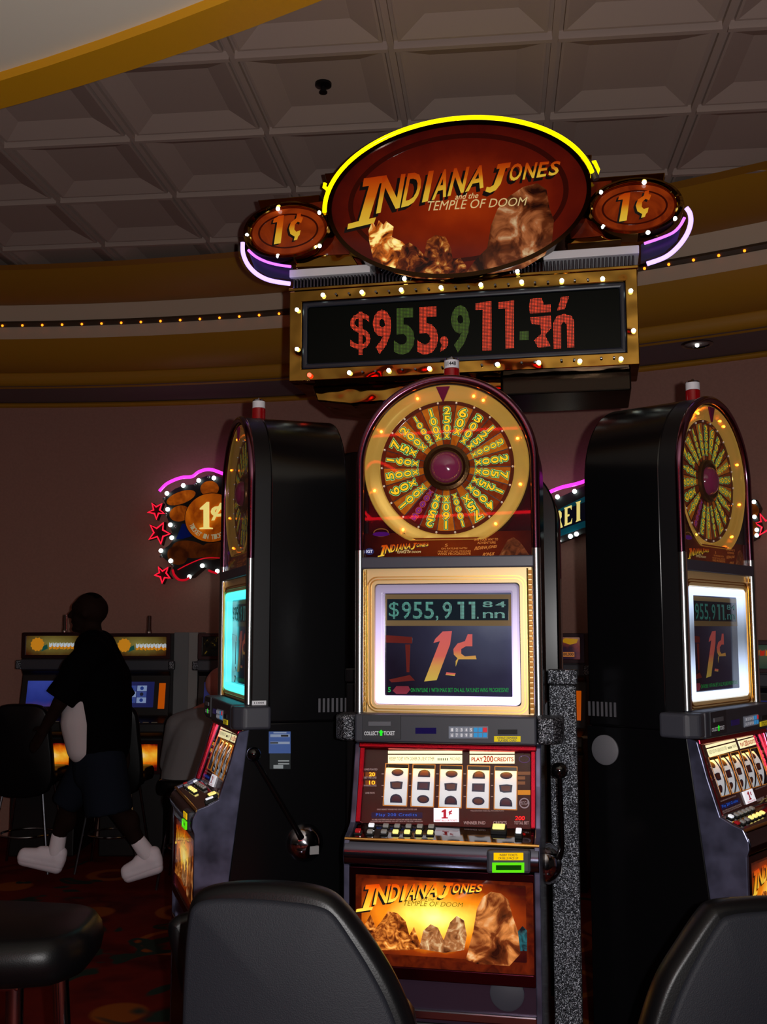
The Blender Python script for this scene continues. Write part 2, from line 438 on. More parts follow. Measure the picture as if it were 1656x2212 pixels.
mb = MB(); mb.box(-8, 7, -3, 9.5, CH+.2, CH+.25); struct(mb, 'ceiling_slab', BLK)

# lower white ceiling over the camera with its yellow rim
def circ3(p, q, r):
    ax, ay, bx, by, cx, cy = *p, *q, *r
    d = 2*(ax*(by-cy)+bx*(cy-ay)+cx*(ay-by))
    ux = ((ax*ax+ay*ay)*(by-cy)+(bx*bx+by*by)*(cy-ay)+(cx*cx+cy*cy)*(ay-by))/d
    uy = ((ax*ax+ay*ay)*(cx-bx)+(bx*bx+by*by)*(ax-cx)+(cx*cx+cy*cy)*(bx-ax))/d
    return ux, uy, math.hypot(ax-ux, ay-uy)
RZ = 3.46
a, b, c = [atZ(x, y, RZ).xy for x, y in ((0, 236), (411, 108), (697, 0))]
rcx, rcy, rr = circ3(a, b, c)
rin = rr-(a-atZ(0, 190, RZ).xy).length*.93
def rim(prof, n=160, a0=-40, a1=200):
    mb = MB(); vs = []; k = len(prof)
    for i in range(n+1):
        t = math.radians(a0+(a1-a0)*i/n)
        vs += [(rcx+r*math.cos(t), rcy+r*math.sin(t), z) for r, z in prof]
    mb.add(vs, [(i*k+j, i*k+j+1, (i+1)*k+j+1, (i+1)*k+j) for i in range(n) for j in range(k-1)]); return mb
struct(rim([(rr, CH+.06), (rr, RZ), (rin, RZ), (rin-.004, RZ+.03)]), 'trim_6', M('yellow_rim_paint', (226, 164, 10), .5))
struct(rim([(.02, RZ+.03), (rin*.5, RZ+.03), (rin+.001, RZ+.03)]), 'ceiling_lower', M('white_ceiling_paint', (246, 242, 222), .8))

# sprinkler, downlight, rope light
p = atZ(698, 180, CH+.036)
t = thing('sprinkler_head', 'small dark sprinkler head in a ceiling coffer above the marquee', 'sprinkler', p)
DK = M('dark_metal', (26, 24, 26), .4, .7)
up = Pl((0, 0, 0), (1, 0, 0), (0, -1, 0))   # looks down
mb = MB(); mb.lathe(up, [(.001, .0), (.036, 0), (.036, .012), (.02, .018), (.001, .018)], 20); mb.build('escutcheon', DK, t)
mb = MB(); mb.lathe(up, [(.012, .015), (.012, .035), (.018, .038), (.018, .044), (.001, .044)], 14); mb.build('deflector', DK, t)
p = atZ(1505, 743, 3.322)
t = thing('recessed_downlight', 'round chrome recessed downlight in the soffit right of the marquee', 'light fitting', p)
mb = MB(); mb.lathe(up, [(.098, -.001), (.098, .006), (.08, .008), (.072, -.0), (.05, -.002), (.001, -.002)], 32); mb.build('reflector', M('downlight_chrome', (110, 108, 112), .12, 1.), t)
mb = MB(); mb.ball((.0, -.0, -.008), .013, 12); mb.build('lamp_bulb', M('downlight_bulb', (255, 255, 255), .3, emit=(240, 255, 245), es=5.), t)

rl = thing('rope_light', 'dark strip of small amber bulbs along the beige cornice band', 'string lights', (WCX, WCY, 0))
rm, zm = D(7.065), 3.678
def rlp(a, dr=0, dz=0): return ((rm+dr)*math.cos(a), (rm+dr)*math.sin(a), zm+dz)
mb = MB(); mb.tube([rlp(math.radians(40+80*i/70), -.004, -.004) for i in range(71)], .021, 6); mb.build('track', M('strip_bronze', (70, 54, 40), .5), rl)
AMB = M('amber_bulb', (255, 150, 40), .3, emit=(255, 120, 20), es=3.5)
a = math.radians(106); n = 0
while a > math.radians(50) and n < 96:
    mb = MB(); mb.ball(rlp(a, -.02, -.018), .0085, 8); mb.build('amber_bulb', AMB, rl); a -= .0150; n += 1

# ---------------------------------------------------------------- the carousel of wheel machines
AZ = math.radians(-11.5); RC = .96
C0 = Vector((.381, 4.041))
def mroot(deg):
    a = math.radians(deg); return Matrix.Translation((C0.x+RC*math.sin(a), C0.y-RC*math.cos(a), 0)) @ Matrix.Rotation(a, 4, 'Z')
MC = mroot(-11.5); ML = mroot(-71.5); MR = mroot(48.5)
X = (1, 0, 0); Zv = (0, 0, 1)
FACE = Pl((0, 0, 0), X, Zv, MC)
PANEL = Pl((0, -.05, 0), X, Zv, MC)
wa, wb = Vector((0, -.012, 1.205)), Vector((0, -.08, .995))
WIN = Pl(wb, X, wa-wb, MC)
da, db = Vector((0, -.085, .993)), Vector((0, -.160, .968))
DECK = Pl(db, X, da-db, MC)
BELLY = Pl((0, -.165, 0), X, Zv, MC)
HW = .27; AC = 2.045; AR = .275

# logo lettering, laid out on the overhead marquee and reused on the glasses
def letter_I(f): return [[f(*p) for p in ((750, 496), (752, 484), (775, 478), (797, 402), (783, 404), (786, 386), (835, 379), (833, 393), (820, 397), (797, 473), (812, 470), (808, 482))]]
def letter_J(f): return [[f(*p) for p in ((1072, 366), (1075, 355), (1103, 351), (1101, 362), (1092, 364), (1081, 398), (1071, 411), (1058, 417), (1048, 414), (1051, 404), (1058, 405), (1066, 400), (1079, 365))]]
def logo(P, f, letters, shadow, d, small=True, sub=None):
    dx, dy = -7, 8
    sh = lambda x, y: f(x+dx, y+dy)
    for mbx, ff, off, dd in ((shadow, sh, .03, d), (letters, f, .02, d+.0012)):
        for l in letter_I(ff)+letter_J(ff): polyg(mbx, P, l, dd)
        # NDIANA and ONES climb to the right and shrink
        xs = [812, 866, 908, 932, 966, 1004, 1047]; wd = 'NDIANA'
        for i, ch in enumerate(wd):
            x0, x1 = xs[i], xs[i+1]-(3 if i != 1 else 6)
            if ch == 'I': x0 += 3; x1 -= 5
            yb = lambda x: 462-(x-812)*.243; yt = lambda x: 381-(x-829)*.112
            q = [ff(x0, yb(x0)), ff(x1, yb(x1)), ff(x1+13, yt(x1+13)), ff(x0+15, yt(x0+15))]
            text(mbx, P, ch, q, dd, offset=off)
        xs = [1100, 1131, 1161, 1186, 1212]
        for i, ch in enumerate('ONES'):
            x0, x1 = xs[i], xs[i+1]-2
            yb = lambda x: 393-(x-1100)*.14; yt = lambda x: 354-(x-1100)*.055
            text(mbx, P, ch, [ff(x0-3, yb(x0)), ff(x1-6, yb(x1)), ff(x1+2, yt(x1)), ff(x0+5, yt(x0))], dd, offset=off)
    if small and sub is not None:
        text(sub, P, 'and the', [f(982, 432), f(1032, 428), f(1034, 416), f(984, 419)], d+.001, offset=.01, shear=.2)
        text(sub, P, 'TEMPLE OF DOOM', [f(921, 456), f(1137, 444), f(1139, 426), f(924, 435)], d+.001, offset=.012, shear=.15)

LOGO = grad_mat('logo_gradient_print', [(0, (250, 215, 70)), (.35, (245, 190, 50)), (.6, (225, 110, 20)), (1, (190, 60, 10))], .32)
LOGOB = grad_mat('bright_logo_print', [(0, (255, 220, 80)), (.4, (255, 180, 40)), (.75, (235, 110, 15)), (1, (200, 60, 5))], .75)
CREAM = M('cream_print', (235, 215, 150), .4, emit=(230, 205, 140), es=.38)
BLKINK = M('black_ink', (6, 4, 4), .4)

def build_machine():
    r = thing('slot_machine', 'front-facing wheel-top slot machine at the centre with lavender lit screen', 'slot machine', MC.translation, math.radians(-11.5), 'wheel slot machines on the carousel')
    # --- cabinets
    SIDE = lambda u, v, d: Vector((d, u, v))
    mb = MB(); mb.prism(SIDE, [(.345, 0), (.345, 1.24), (.0, 1.24), (-.065, .69), (-.065, 0)], -HW, HW); mb.build('cabinet', BLACK, r, bevel=.004)
    arch = [(HW+.004, 1.24)]+[((HW+.004)*math.cos(math.radians(a)), AC+(HW+.004)*math.sin(math.radians(a))) for a in range(0, 181, 4)]+[(-HW-.004, 1.24)]
    mb = MB(); mb.prism(FACE, arch, -.335, -.06, smooth=True); mb.build('top_cabinet', BLACK, r, bevel=.008, angle=30)
    # front shell around the opening of the top box
    def ar(k, z): return [(k, z)]+[(k*math.cos(math.radians(a)), AC+k*math.sin(math.radians(a))) for a in range(0, 181, 4)]+[(-k, z)]
    mb = MB(); mb.ring(FACE, ar(HW+.004, 1.25), ar(HW-.016, 1.30), -.062, -.005, smooth=True); mb.build('top_surround', BLACKP, r)
    # chrome half-round trim along the arch, its purple tint painting in red reflections
    kt = HW-.004; path = [(kt, -.002, 1.79)]+[(kt*math.cos(math.radians(a)), -.002, AC+kt*math.sin(math.radians(a))) for a in range(0, 181, 4)]+[(-kt, -.002, 1.79)]
    mb = MB(); mb.tube(path, .0135, 12); mb.build('arch_trim', TINTCH, r)
    for x in (-kt, kt):
        mb = MB(); mb.tube([(x, -.003, 1.304), (x, -.003, 1.789)], .0145, 14); mb.build('side_post', POST, r)
    # --- wheel window
    WC = (-.002, 2.042)
    wp = Pl((WC[0], .03, WC[1]), X, Zv, MC)           # wheel disc plane, sunk 30 mm
    cut = -.213
    back = [(HW-.015, 1.765-WC[1])]+[((HW-.015)*math.cos(math.radians(a)), AC-WC[1]+(HW-.015)*math.sin(math.radians(a))) for a in range(0, 181, 5)]+[(-HW+.015, 1.765-WC[1])]
    mb = MB(); mb.prism(wp, back, -.02, -.002); mb.build('window_backing', M('wine_backing', (30, 8, 14), .4, emit=(40, 6, 16), es=.05), r)
    mb = MB()                                           # gold dish round the wheel, cut flat at the foot
    prof = [(.252, .026), (.249, .031), (.240, .024), (.226, .016), (.212, .013), (.206, .008), (.206, 0)]
    n = 96; vs = []
    for (q, d) in prof:
        for k in range(n):
            t_ = 2*math.pi*k/n; u = q*math.cos(t_); v = q*math.sin(t_)
            if v < cut-(q-.206)*.25: v = cut-(q-.206)*.25
            vs.append(wp(u, v, d))
    mb.add(vs, [(i*n+k, i*n+(k+1) % n, (i+1)*n+(k+1) % n, (i+1)*n+k) for i in range(len(prof)-1) for k in range(n)], 0, True)
    mb.build('gold_ring', M('brushed_gold_ring', (232, 198, 112), .36, .7, emit=(214, 160, 60), es=.3), r)  # faint emission stands in for bulb light falling on the ring
    WED = [noise_art('wedge_red_brown', [(.3, (92, 30, 10)), (.7, (128, 52, 14))], .3, 30), noise_art('wedge_amber', [(.3, (150, 72, 12)), (.7, (176, 100, 22))], .34, 30), noise_art('wedge_wine', [(.3, (60, 10, 14)), (.7, (84, 18, 20))], .3, 30)]
    wheel = MB(); NW = 22; off = math.radians(1.)
    for k in range(NW):
        a = math.pi/2-off-2*math.pi*k/NW; h = math.pi/NW
        pts = [(.07*math.cos(a+h), .07*math.sin(a+h)), (.07*math.cos(a-h), .07*math.sin(a-h))]+[(.196*math.cos(a-h+2*h*j/4), .196*math.sin(a-h+2*h*j/4)) for j in range(5)]
        wheel.prism(wp, pts, .0, .004, 2 if k == 13 else (1 if k % 2 in (0, 1) and (k*7+3) % 5 in (0, 1) else 0))
    w = wheel.build('wheel', WED, r)
    mb = MB(); mb.ring(wp, ell(0, 0, .207, .207), ell(0, 0, .195, .195), 0, .007, smooth=True); mb.build('wheel_rim', M('wheel_rim_brown', (70, 30, 18), .3, emit=(80, 30, 14), es=.2), w)
    mb = MB()
    for k in range(NW):
        a = math.pi/2-off-2*math.pi*(k+.5)/NW
        c_, s_ = math.cos(a), math.sin(a)
        mb.prism(lambda u, v, d: wp(u*c_-v*s_, u*s_+v*c_, d), [(.07, -.0012), (.196, -.0012), (.196, .0012), (.07, .0012)], .004, .006)
    mb.build('wedge_divider', M('divider_brown', (40, 12, 8), .4), w)
    mb = MB()
    for k in range(NW):
        a = math.pi/2-off-2*math.pi*(k+.5)/NW; q = wp(.201*math.cos(a), .201*math.sin(a), .009); mb.ball(q, .0035, 8)
    mb.build('peg', M('peg_chrome', (240, 240, 240), .1, 1., emit=(255, 240, 220), es=.25), w)
    amounts = "250x 60x 300x 125x 2000x 200x 750x 125x 400x 75x 1000x 160x 250x 5000x 100x 60x 500x 160x 75x 200x 1000x 100x".split()
    num = MB()
    for k, am in enumerate(amounts):
        a = -off-2*math.pi*k/NW; c_, s_ = math.cos(a), math.sin(a)
        L = len(am); rad = .188
        for i, ch in enumerate(am):
            hh = (.0265 if L <= 3 else .0225 if L == 4 else .0175)*(1-.03*i); ww = hh*.80
            if ch == 'x': hh *= .72; ww = hh*.95
            q = rad-hh
            Q = lambda u, v, d: wp(u*c_-v*s_, u*s_+v*c_, d)
            e = .0028
            gv = glyphs(ch, 0)[0]; nb = (min(v[0] for v in gv), max(v[0] for v in gv), min(v[1] for v in gv), max(v[1] for v in gv))
            if ch == '1': ww = hh*.17
            text(num, Q, ch, rq(-ww/2, q, ww/2, rad), .0052, 3 if k == 13 else 2, offset=.105, norm=nb)
            text(num, Q, ch, rq(-ww/2, q, ww/2, rad), .0056, 1, offset=.075, norm=nb)
            text(num, Q, ch, rq(-ww/2, q, ww/2, rad), .0062, 4 if k == 13 else 0, offset=.022, norm=nb)
            rad = q-.0058
    num.build('wheel_numbers', [M('number_yellow', (236, 196, 40), .4, emit=(240, 190, 30), es=.55), M('number_dark_green', (12, 70, 40), .4, emit=(10, 60, 34), es=.2),
              M('number_pale_green', (150, 230, 160), .4, emit=(130, 220, 130), es=.5), M('number_pink', (230, 90, 90), .4, emit=(230, 80, 80), es=.4), M('number_purple', (130, 40, 130), .4, emit=(130, 30, 130), es=.4)], w)
    mb = MB(); mb.lathe(wp, [(.072, .004), (.070, .016), (.060, .019), (.052, .012), (.047, .012)], 48); hb = mb.build('hub', M('hub_bronze', (74, 50, 22), .3, .8, bump=.3, bscale=120), w)
    mb = MB(); mb.lathe(wp, [(.048, .012), (.044, .024), (.034, .033), (.018, .039), (.0001, .041)], 36); mb.build('dome', M('hub_dome', (104, 34, 62), .12, emit=(100, 30, 60), es=.25, coat=.8), w)
    mb = MB(); mb.prism(wp, [(-.0275, .246), (.0155, .246), (-.006, .196)], .028, .034); mb.build('pointer', M('pointer_wine', (96, 26, 60), .25, .6, emit=(90, 14, 50), es=.15), r)
    mb = MB()
    for a in (150, 60, 20, -15, -50, -125, -163, 112, 68):
        q = wp(.231*math.cos(math.radians(a)), max(cut-.006, .231*math.sin(math.radians(a))), .021); mb.ball(q, .004, 8)
    mb.build('ring_bulb', M('warm_lamp', (255, 180, 80), .3, emit=(255, 120, 25), es=32.), r)
    # lower strip of the wheel glass with the game title
    st = FACE.shift(-.006)
    mb = MB(); mb.prism(FACE, [(-HW+.012, 1.768), (HW-.012, 1.768), (HW-.012, 1.842), (.13, 1.842), (.118, 1.825), (-.118, 1.825), (-.13, 1.842), (-HW+.012, 1.842)], -.012, -.006)
    mb.build('title_strip', art_mat('title_strip_print', [(0, (110, 40, 10)), (.45, (84, 24, 8)), (.8, (40, 8, 8)), (1, (20, 4, 8))], .30, (.02, 0, 1.8), (3.2, 0, 8.), 22, .12), r)
    lt, sh, sb = MB(), MB(), MB()
    f = lambda x, y: FACE.px(815+(x-750)*.24, 1176+(y-380)*.235+(x-750)*.008)
    logo(FACE, f, lt, sh, -.005, True, sb)
    lt.build('title_lettering', LOGO, r); sh.build('title_shadow', BLKINK, r); sb.build('subtitle_lettering', CREAM, r)
    mb = MB()
    for s_, x0, y0, x1, y1 in (('ON PAYLINE WITH', 952, 1187, 1008, 1183), ('MAX BET ON ALL PAYLINES', 945, 1193, 1016, 1189), ('WINS PROGRESSIVE', 944, 1199, 1016, 1194), ('SPIN YOUR WAY TO', 1023, 1168, 1075, 1163), ('ADVENTURE', 1030, 1175, 1070, 1170), ('5', 960, 1181, 966, 1175)):
        text(mb, FACE, s_, [FACE.px(x0, y0), FACE.px(x1, y0-1), FACE.px(x1, y1-1), FACE.px(x0, y1)], -.005, offset=.01)
    text(mb, FACE, 'INDIANA JONES', [FACE.px(1022, 1191), FACE.px(1072, 1184), FACE.px(1073, 1177), FACE.px(1026, 1180)], -.005, offset=.02, shear=.2)
    text(mb, FACE, 'BONUS', [FACE.px(1040, 1203), FACE.px(1066, 1199), FACE.px(1068, 1192), FACE.px(1043, 1194)], -.005, offset=.02, shear=.2)
    mb.build('rules_print', M('amber_print', (205, 130, 60), .4, emit=(210, 120, 50), es=.3), r)
    mb = MB(); q = FACE.px(797, 1191); mb.prism(FACE, ell(q[0], q[1], .014, .0105, n=20), -.006, -.005); bd = mb.build('maker_badge', M('badge_blue', (40, 44, 90), .3, emit=(60, 70, 140), es=.15), r)
    mb = MB(); text(mb, FACE, 'IGT', rq(q[0]-.010, q[1]-.005, q[0]+.010, q[1]+.005), -.0045, offset=.03); mb.build('badge_lettering', M('badge_white', (210, 215, 235), .3, emit=(190, 200, 235), es=.4), bd)
    mb = MB(); q = FACE.px(822, 1150); mb.ring(FACE, ell(q[0], q[1], .024, .013, n=30), ell(q[0], q[1], .021, .010, n=30), -.0055, -.005)
    mb.prism(FACE, ell(q[0], q[1]-.005, .026, .007, n=24), -.0055, -.0045, 1); mb.build('corner_emblem', [M('emblem_gold', (120, 80, 40), .3, emit=(120, 80, 40), es=.2), M('emblem_violet', (60, 14, 96), .3, emit=(70, 14, 110), es=.25)], r)
    # generic desert rocks in the strip, right end
    mb = MB(); mb.prism(FACE, FACE.pts([(1075, 1204), (1088, 1180), (1096, 1166), (1108, 1160), (1120, 1168), (1130, 1180), (1146, 1204)]), -.0058, -.005)
    mb.build('strip_rock_print', noise_art('strip_rock', [(.3, (50, 20, 10)), (.55, (110, 56, 28)), (.75, (150, 100, 60))], .25, 40), r)
    mb = MB(); mb.box(-HW+.01, HW-.01, -.016, .02, 1.733, 1.768); mb.build('divider_bar', M('divider_grey', (54, 56, 70), .4), r, bevel=.004)
    # front glass
    g = ar(HW-.014, 1.768); mb = MB(); mb.prism(FACE, g, -.003, -.0005); mb.build('wheel_glass', GLASS, r)
    # --- gold screen surround
    mb = MB(); a_ = rrect(-HW+.008, 1.302, HW-.008, 1.735, .004); b_ = rrect(-.222, 1.326, .216, 1.688, .012)
    mb.ring(FACE, a_, b_, -.03, -.002); mb.build('screen_surround', GOLDP, r)
    mb = MB()
    for i, k in enumerate((.010, .0185)):
        u0, v0, u1, v1 = -.222-k, 1.326-k, .216+k, 1.688+k
        mb.ring(FACE, rrect(u0-.003, v0-.003, u1+.003, v1+.003, .012+k), rrect(u0, v0, u1, v1, .012+k), -.004, .004-.0015*i)
    for x in (-.246, .240):
        mb.tube([(x, -.004, 1.305), (x, -.004, 1.73)], .003, 6)
    mb.build('gold_moulding', GOLD, r)
    mb = MB()
    for x in (-.253, .247):
        for i in range(28): mb.box(x-.006, x+.006, -.006, 0, 1.308+i*.015, 1.3195+i*.015)
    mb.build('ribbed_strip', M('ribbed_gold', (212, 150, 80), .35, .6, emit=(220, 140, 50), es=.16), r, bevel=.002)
    # glowing tube frame: top, bottom, left, right kept as one acrylic frame
    a_ = rrect(-.219, 1.329, .2125, 1.685, .012, 4); b_ = rrect(-.194, 1.353, .1905, 1.659, .004, 4)
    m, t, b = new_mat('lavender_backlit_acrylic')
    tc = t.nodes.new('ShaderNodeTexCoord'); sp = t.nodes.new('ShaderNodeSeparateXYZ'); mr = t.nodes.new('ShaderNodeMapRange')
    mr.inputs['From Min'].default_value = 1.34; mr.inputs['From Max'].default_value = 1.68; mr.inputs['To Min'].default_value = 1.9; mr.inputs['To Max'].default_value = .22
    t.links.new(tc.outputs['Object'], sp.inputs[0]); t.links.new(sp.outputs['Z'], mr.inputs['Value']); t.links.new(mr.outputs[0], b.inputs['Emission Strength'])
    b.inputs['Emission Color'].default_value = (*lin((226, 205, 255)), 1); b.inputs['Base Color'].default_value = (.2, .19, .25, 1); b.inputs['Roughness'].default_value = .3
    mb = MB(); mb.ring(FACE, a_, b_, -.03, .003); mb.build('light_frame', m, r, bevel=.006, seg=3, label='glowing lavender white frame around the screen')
    # screen
    SCR = FACE.shift(-.022)
    mb = MB(); mb.rect(SCR, -.2, 1.345, .197, 1.668, -.02, 0); sc = mb.build('screen', art_mat('game_screen', [(0, (96, 102, 120)), (.25, (60, 64, 84)), (.5, (38, 38, 56)), (.8, (22, 17, 28)), (1, (18, 12, 20))], .5, (.14, 0, 1.6), (2.2, 0, 2.6), 7, .12), r)  # grey haze towards the upper right is painted into the screen colours
    def sx(l): return [SCR.px(x, y) for x, y in l]
    mb = MB(); mb.prism(SCR, sx([(832, 1284), (1106, 1284), (1106, 1352), (832, 1352)]), 0, .001, 0); mb.prism(SCR, sx([(836, 1294), (1098, 1294), (1098, 1340), (836, 1340)]), .001, .002, 1)
    mb.build('jackpot_strip', [M('screen_tan', (110, 92, 62), .4, emit=(110, 92, 66), es=.3), M('screen_dark', (20, 30, 38), .4, emit=(20, 30, 40), es=.3)], sc)
    TEAL = dot_mat('teal_dots', (84, 190, 172), .62, .0042, .7)
    xs_ = [(840, 862), (868, 888), (892, 912), (917, 937), (941, 947), (956, 976), (988, 1002), (1012, 1026), (1030, 1034)]
    for ch, (x0, x1) in zip('$955,911.', xs_):
        mb = MB(); y0, y1 = (1330, 1341) if ch == ',' else (1332, 1337) if ch == '.' else (1300, 1337)
        if ch == '1': mb.prism(SCR, sx([(x0+6, y1), (x0+6, y0+6), (x0, y0+6), (x0, y0), (x1, y0), (x1, y1)]), .002, .003)
        else: text(mb, SCR, ch, sx([(x0, y1), (x1, y1), (x1, y0), (x0, y0)]), .003, offset=.01)
        mb.build('jackpot_digit', TEAL, sc)
    for x0, y0, s_ in ((1042, 1312, '8'), (1070, 1312, '4'), (1043, 1335, 'n'), (1068, 1335, 'n')):
        mb = MB(); text(mb, SCR, s_, sx([(x0, y0), (x0+22, y0), (x0+22, y0-13), (x0, y0-13)]), .003, offset=.01); mb.build('jackpot_digit', TEAL, sc)
    PEN = grad_mat('screen_penny_print', [(0, (180, 160, 70)), (.3, (186, 140, 72)), (.5, (190, 92, 80)), (1, (186, 88, 88))], .5)
    mb = MB()
    polyg(mb, SCR, sx([(916, 1472), (950, 1385), (936, 1389), (940, 1380), (956, 1364), (976, 1363), (972, 1392), (943, 1469)]), .002)
    polyg(mb, SCR, sx([(984, 1440), (990, 1424), (1029, 1424), (1027, 1416), (1004, 1418), (996, 1412), (996, 1402), (1006, 1396), (1020, 1396), (1020, 1370), (1010, 1370), (1004, 1385), (988, 1390), (979, 1402), (980, 1414), (988, 1422), (984, 1428)]), .002)
    polyg(mb, SCR, sx([(962, 1458), (982, 1460), (984, 1454), (964, 1452)]), .002)
    mb.build('penny_sign', PEN, sc)
    mb = MB(); text(mb, SCR, 'ON PAYLINE 1 WITH MAX BET ON ALL PAYLINES WINS PROGRESSIVE!', sx([(887, 1495), (1098, 1495), (1098, 1486), (887, 1486)]), .002, offset=.02)
    text(mb, SCR, '5', sx([(838, 1495), (844, 1495), (844, 1484), (838, 1484)]), .002, offset=.02)
    mb.build('screen_caption', M('screen_green', (30, 140, 60), .4, emit=(30, 150, 60), es=.4), sc)
    mb = MB(); mb.prism(SCR, sx([(848, 1492), (856, 1482), (882, 1482), (886, 1490), (878, 1499), (856, 1499)]), .001, .002); mb.build('screen_badge', M('screen_badge_red', (110, 40, 50), .4, emit=(110, 40, 50), es=.35), sc)
    mb = MB()
    for l in ([(832, 1372), (890, 1376), (890, 1390), (832, 1388)], [(875, 1392), (886, 1392), (884, 1452), (878, 1452)], [(840, 1468), (885, 1458), (896, 1470), (845, 1474)]):
        mb.prism(SCR, sx(l), .0005, .001)
    mb.build('screen_scenery', M('screen_scene_red', (92, 34, 30), .4, emit=(92, 30, 26), es=.3), sc)
    # --- dark control shelf with speckled end caps
    mb = MB(); mb.box(-.268, .262, -.062, .06, 1.222, 1.303); mb.build('control_shelf', M('shelf_plastic', (46, 48, 58), .5), r, bevel=.006)
    for x0, x1 in ((-.333, -.270), (.264, .336)):
        mb = MB(); mb.prism(lambda u, v, d: Vector((u, v, d)), [(x0, .06), (x1, .06), (x1, -.03), ((x1-.028) if x1 > 0 else x1, -.062), (x0 if x0 > 0 else x0+.028, -.062), (x0, -.03)], 1.225, 1.30); mb.build('end_cap', SPECK, r, bevel=.01, seg=3)
    pp = PANEL.shift(.012)
    def px(l): return [pp.px(x, y) for x, y in l]
    mb = MB(); mb.prism(pp, px([(783, 1544), (866, 1544), (866, 1597), (783, 1597)]), -.002, .004, 0); mb.prism(pp, px([(796, 1558), (845, 1558), (845, 1568), (796, 1568)]), .004, .008, 1); tk = mb.build('ticket_printer', [M('printer_plastic', (34, 36, 44), .5), M('slot_grey', (90, 92, 100), .4)], r, bevel=.001)
    mb = MB(); text(mb, pp, 'COLLECT', px([(787, 1588), (818, 1588), (818, 1579), (787, 1580)]), .0045, offset=.02); text(mb, pp, 'TICKET', px([(829, 1588), (853, 1588), (853, 1579), (829, 1579)]), .0045, offset=.02); mb.build('printer_lettering', M('label_white', (220, 224, 230), .4, emit=(220, 224, 230), es=.12), tk)
    mb = MB(); mb.prism(pp, px([(823.5, 1576), (829, 1582), (826, 1582), (826, 1589), (821, 1589), (821, 1582), (818, 1582)]), .004, .005); mb.build('arrow', M('green_led', (40, 220, 40), .3, emit=(30, 220, 40), es=.7), tk)
    mb = MB(); mb.prism(pp, px([(897, 1572), (942, 1572), (942, 1585), (897, 1585)]), 0, .002); mb.build('small_display', M('violet_display', (24, 18, 60), .2, emit=(24, 14, 80), es=.3), r)
    mb = MB(); mb.prism(pp, px([(969, 1569), (1054, 1569), (1054, 1595), (969, 1595)]), 0, .003); kp = mb.build('keypad', M('keypad_grey', (120, 126, 140), .4, emit=(130, 136, 150), es=.1), r)
    KEYM = [M('key_grey', (150, 156, 168), .4, emit=(150, 156, 170), es=.15), M('key_blue', (60, 150, 210), .4, emit=(50, 150, 215), es=.3), M('key_red', (215, 60, 70), .4, emit=(220, 50, 60), es=.3)]
    for j in range(2):
        for i in range(8):
            x0 = 972+i*10.2; y0 = 1571.5+j*11.5
            mb = MB(); mb.prism(pp, px([(x0, y0), (x0+8.6, y0), (x0+8.6, y0+9.6), (x0, y0+9.6)]), .003, .0055)
            mb.build('key', KEYM[0 if i < 5 else (2 if (i == 7 and j == 0) else 1)], kp, bevel=.0008)
    mb = MB()
    for j in range(2):
        for i in range(5):
            x0 = 974+i*10.2; y0 = 1573+j*11.5
            text(mb, pp, '1234567890'[j*5+i], px([(x0+1, y0+6.5), (x0+4.5, y0+6.5), (x0+4.5, y0), (x0+1, y0)]), .006, offset=.02)
    mb.build('key_digits', M('digit_white', (240, 240, 245), .4, emit=(240, 240, 250), es=.2), kp)
    mb = MB(); mb.prism(pp, px([(1075, 1576), (1117, 1576), (1117, 1586), (1075, 1586)]), 0, .004); mb.build('card_slot', BLK, r)
    mb = MB(); mb.prism(pp, px([(1067, 1590), (1124, 1590), (1124, 1602), (1067, 1602)]), 0, .003); lb = mb.build('card_label', M('label_yellow', (236, 214, 40), .5, emit=(236, 214, 40), es=.18), r)
    mb = MB(); text(mb, pp, 'STRATOSPHERE', px([(1074, 1596), (1117, 1596), (1117, 1591.5), (1074, 1591.5)]), .0035, offset=.02); text(mb, pp, 'PLAYERS CARD', px([(1076, 1601.5), (1115, 1601.5), (1115, 1597), (1076, 1597)]), .0035, offset=.02); mb.build('label_lettering', BLKINK, lb)
    # --- reel door: core, cheeks, red frame
    mb = MB()
    core = [(.0, 1.222), (-.012+.03, 1.2)]
    mb.prism(SIDE, [(.0, 1.222), (.0, .7), (-.07, .7), (-.145, .86), (-.15, .955), (-.075, .985), (-.045, .99), (.03, 1.205)], -HW+.018, HW-.018); mb.build('door_core', BLACKP, r)
    prof = [(.0, 1.222), (-.034, 1.214), (-.062, 1.11), (-.098, 1.0), (-.135, .982), (-.166, .972), (-.181, .94), (-.182, .915), (-.174, .895), (-.168, .69), (-.066, .69)]
    prof2 = prof[:-2]+[(-.168, .02), (-.066, .02), (-.066, .69)]
    for x0, x1 in ((-HW-.002, -HW+.014), (HW-.014, HW+.002)):
        mb = MB(); mb.prism(SIDE, prof2, x0, x1); mb.build('door_cheek', SMOKE, r, bevel=.003)
    mb = MB()
    for x in (-HW+.02, HW-.02): mb.prism(SIDE, [(-.034, 1.208), (-.064, 1.10), (-.097, 1.0), (-.083, .995), (-.05, 1.1), (-.02, 1.208)], x-.008, x+.008)
    mb.prism(SIDE, [(-.036, 1.22), (-.040, 1.205), (-.026, 1.198), (-.02, 1.22)], -HW+.01, HW-.01)
    mb.build('window_frame', REDCH, r, bevel=.003)
    # dark red reel mask with five openings
    op = [(833, 882), (892, 939), (951, 998), (1010, 1057), (1069, 1116)]
    ops = []
    for x0, x1 in op:
        (u0, v1), (u1, _) = WIN.px(x0, 1653), WIN.px(x1, 1654); _, v0 = WIN.px((x0+x1)/2, 1744); ops.append((u0, v0, u1, v1))
    v0 = sum(o[1] for o in ops)/5; v1 = sum(o[3] for o in ops)/5; vh0 = WIN.px(837, 1650)[1]; vh1 = WIN.px(837, 1628)[1]
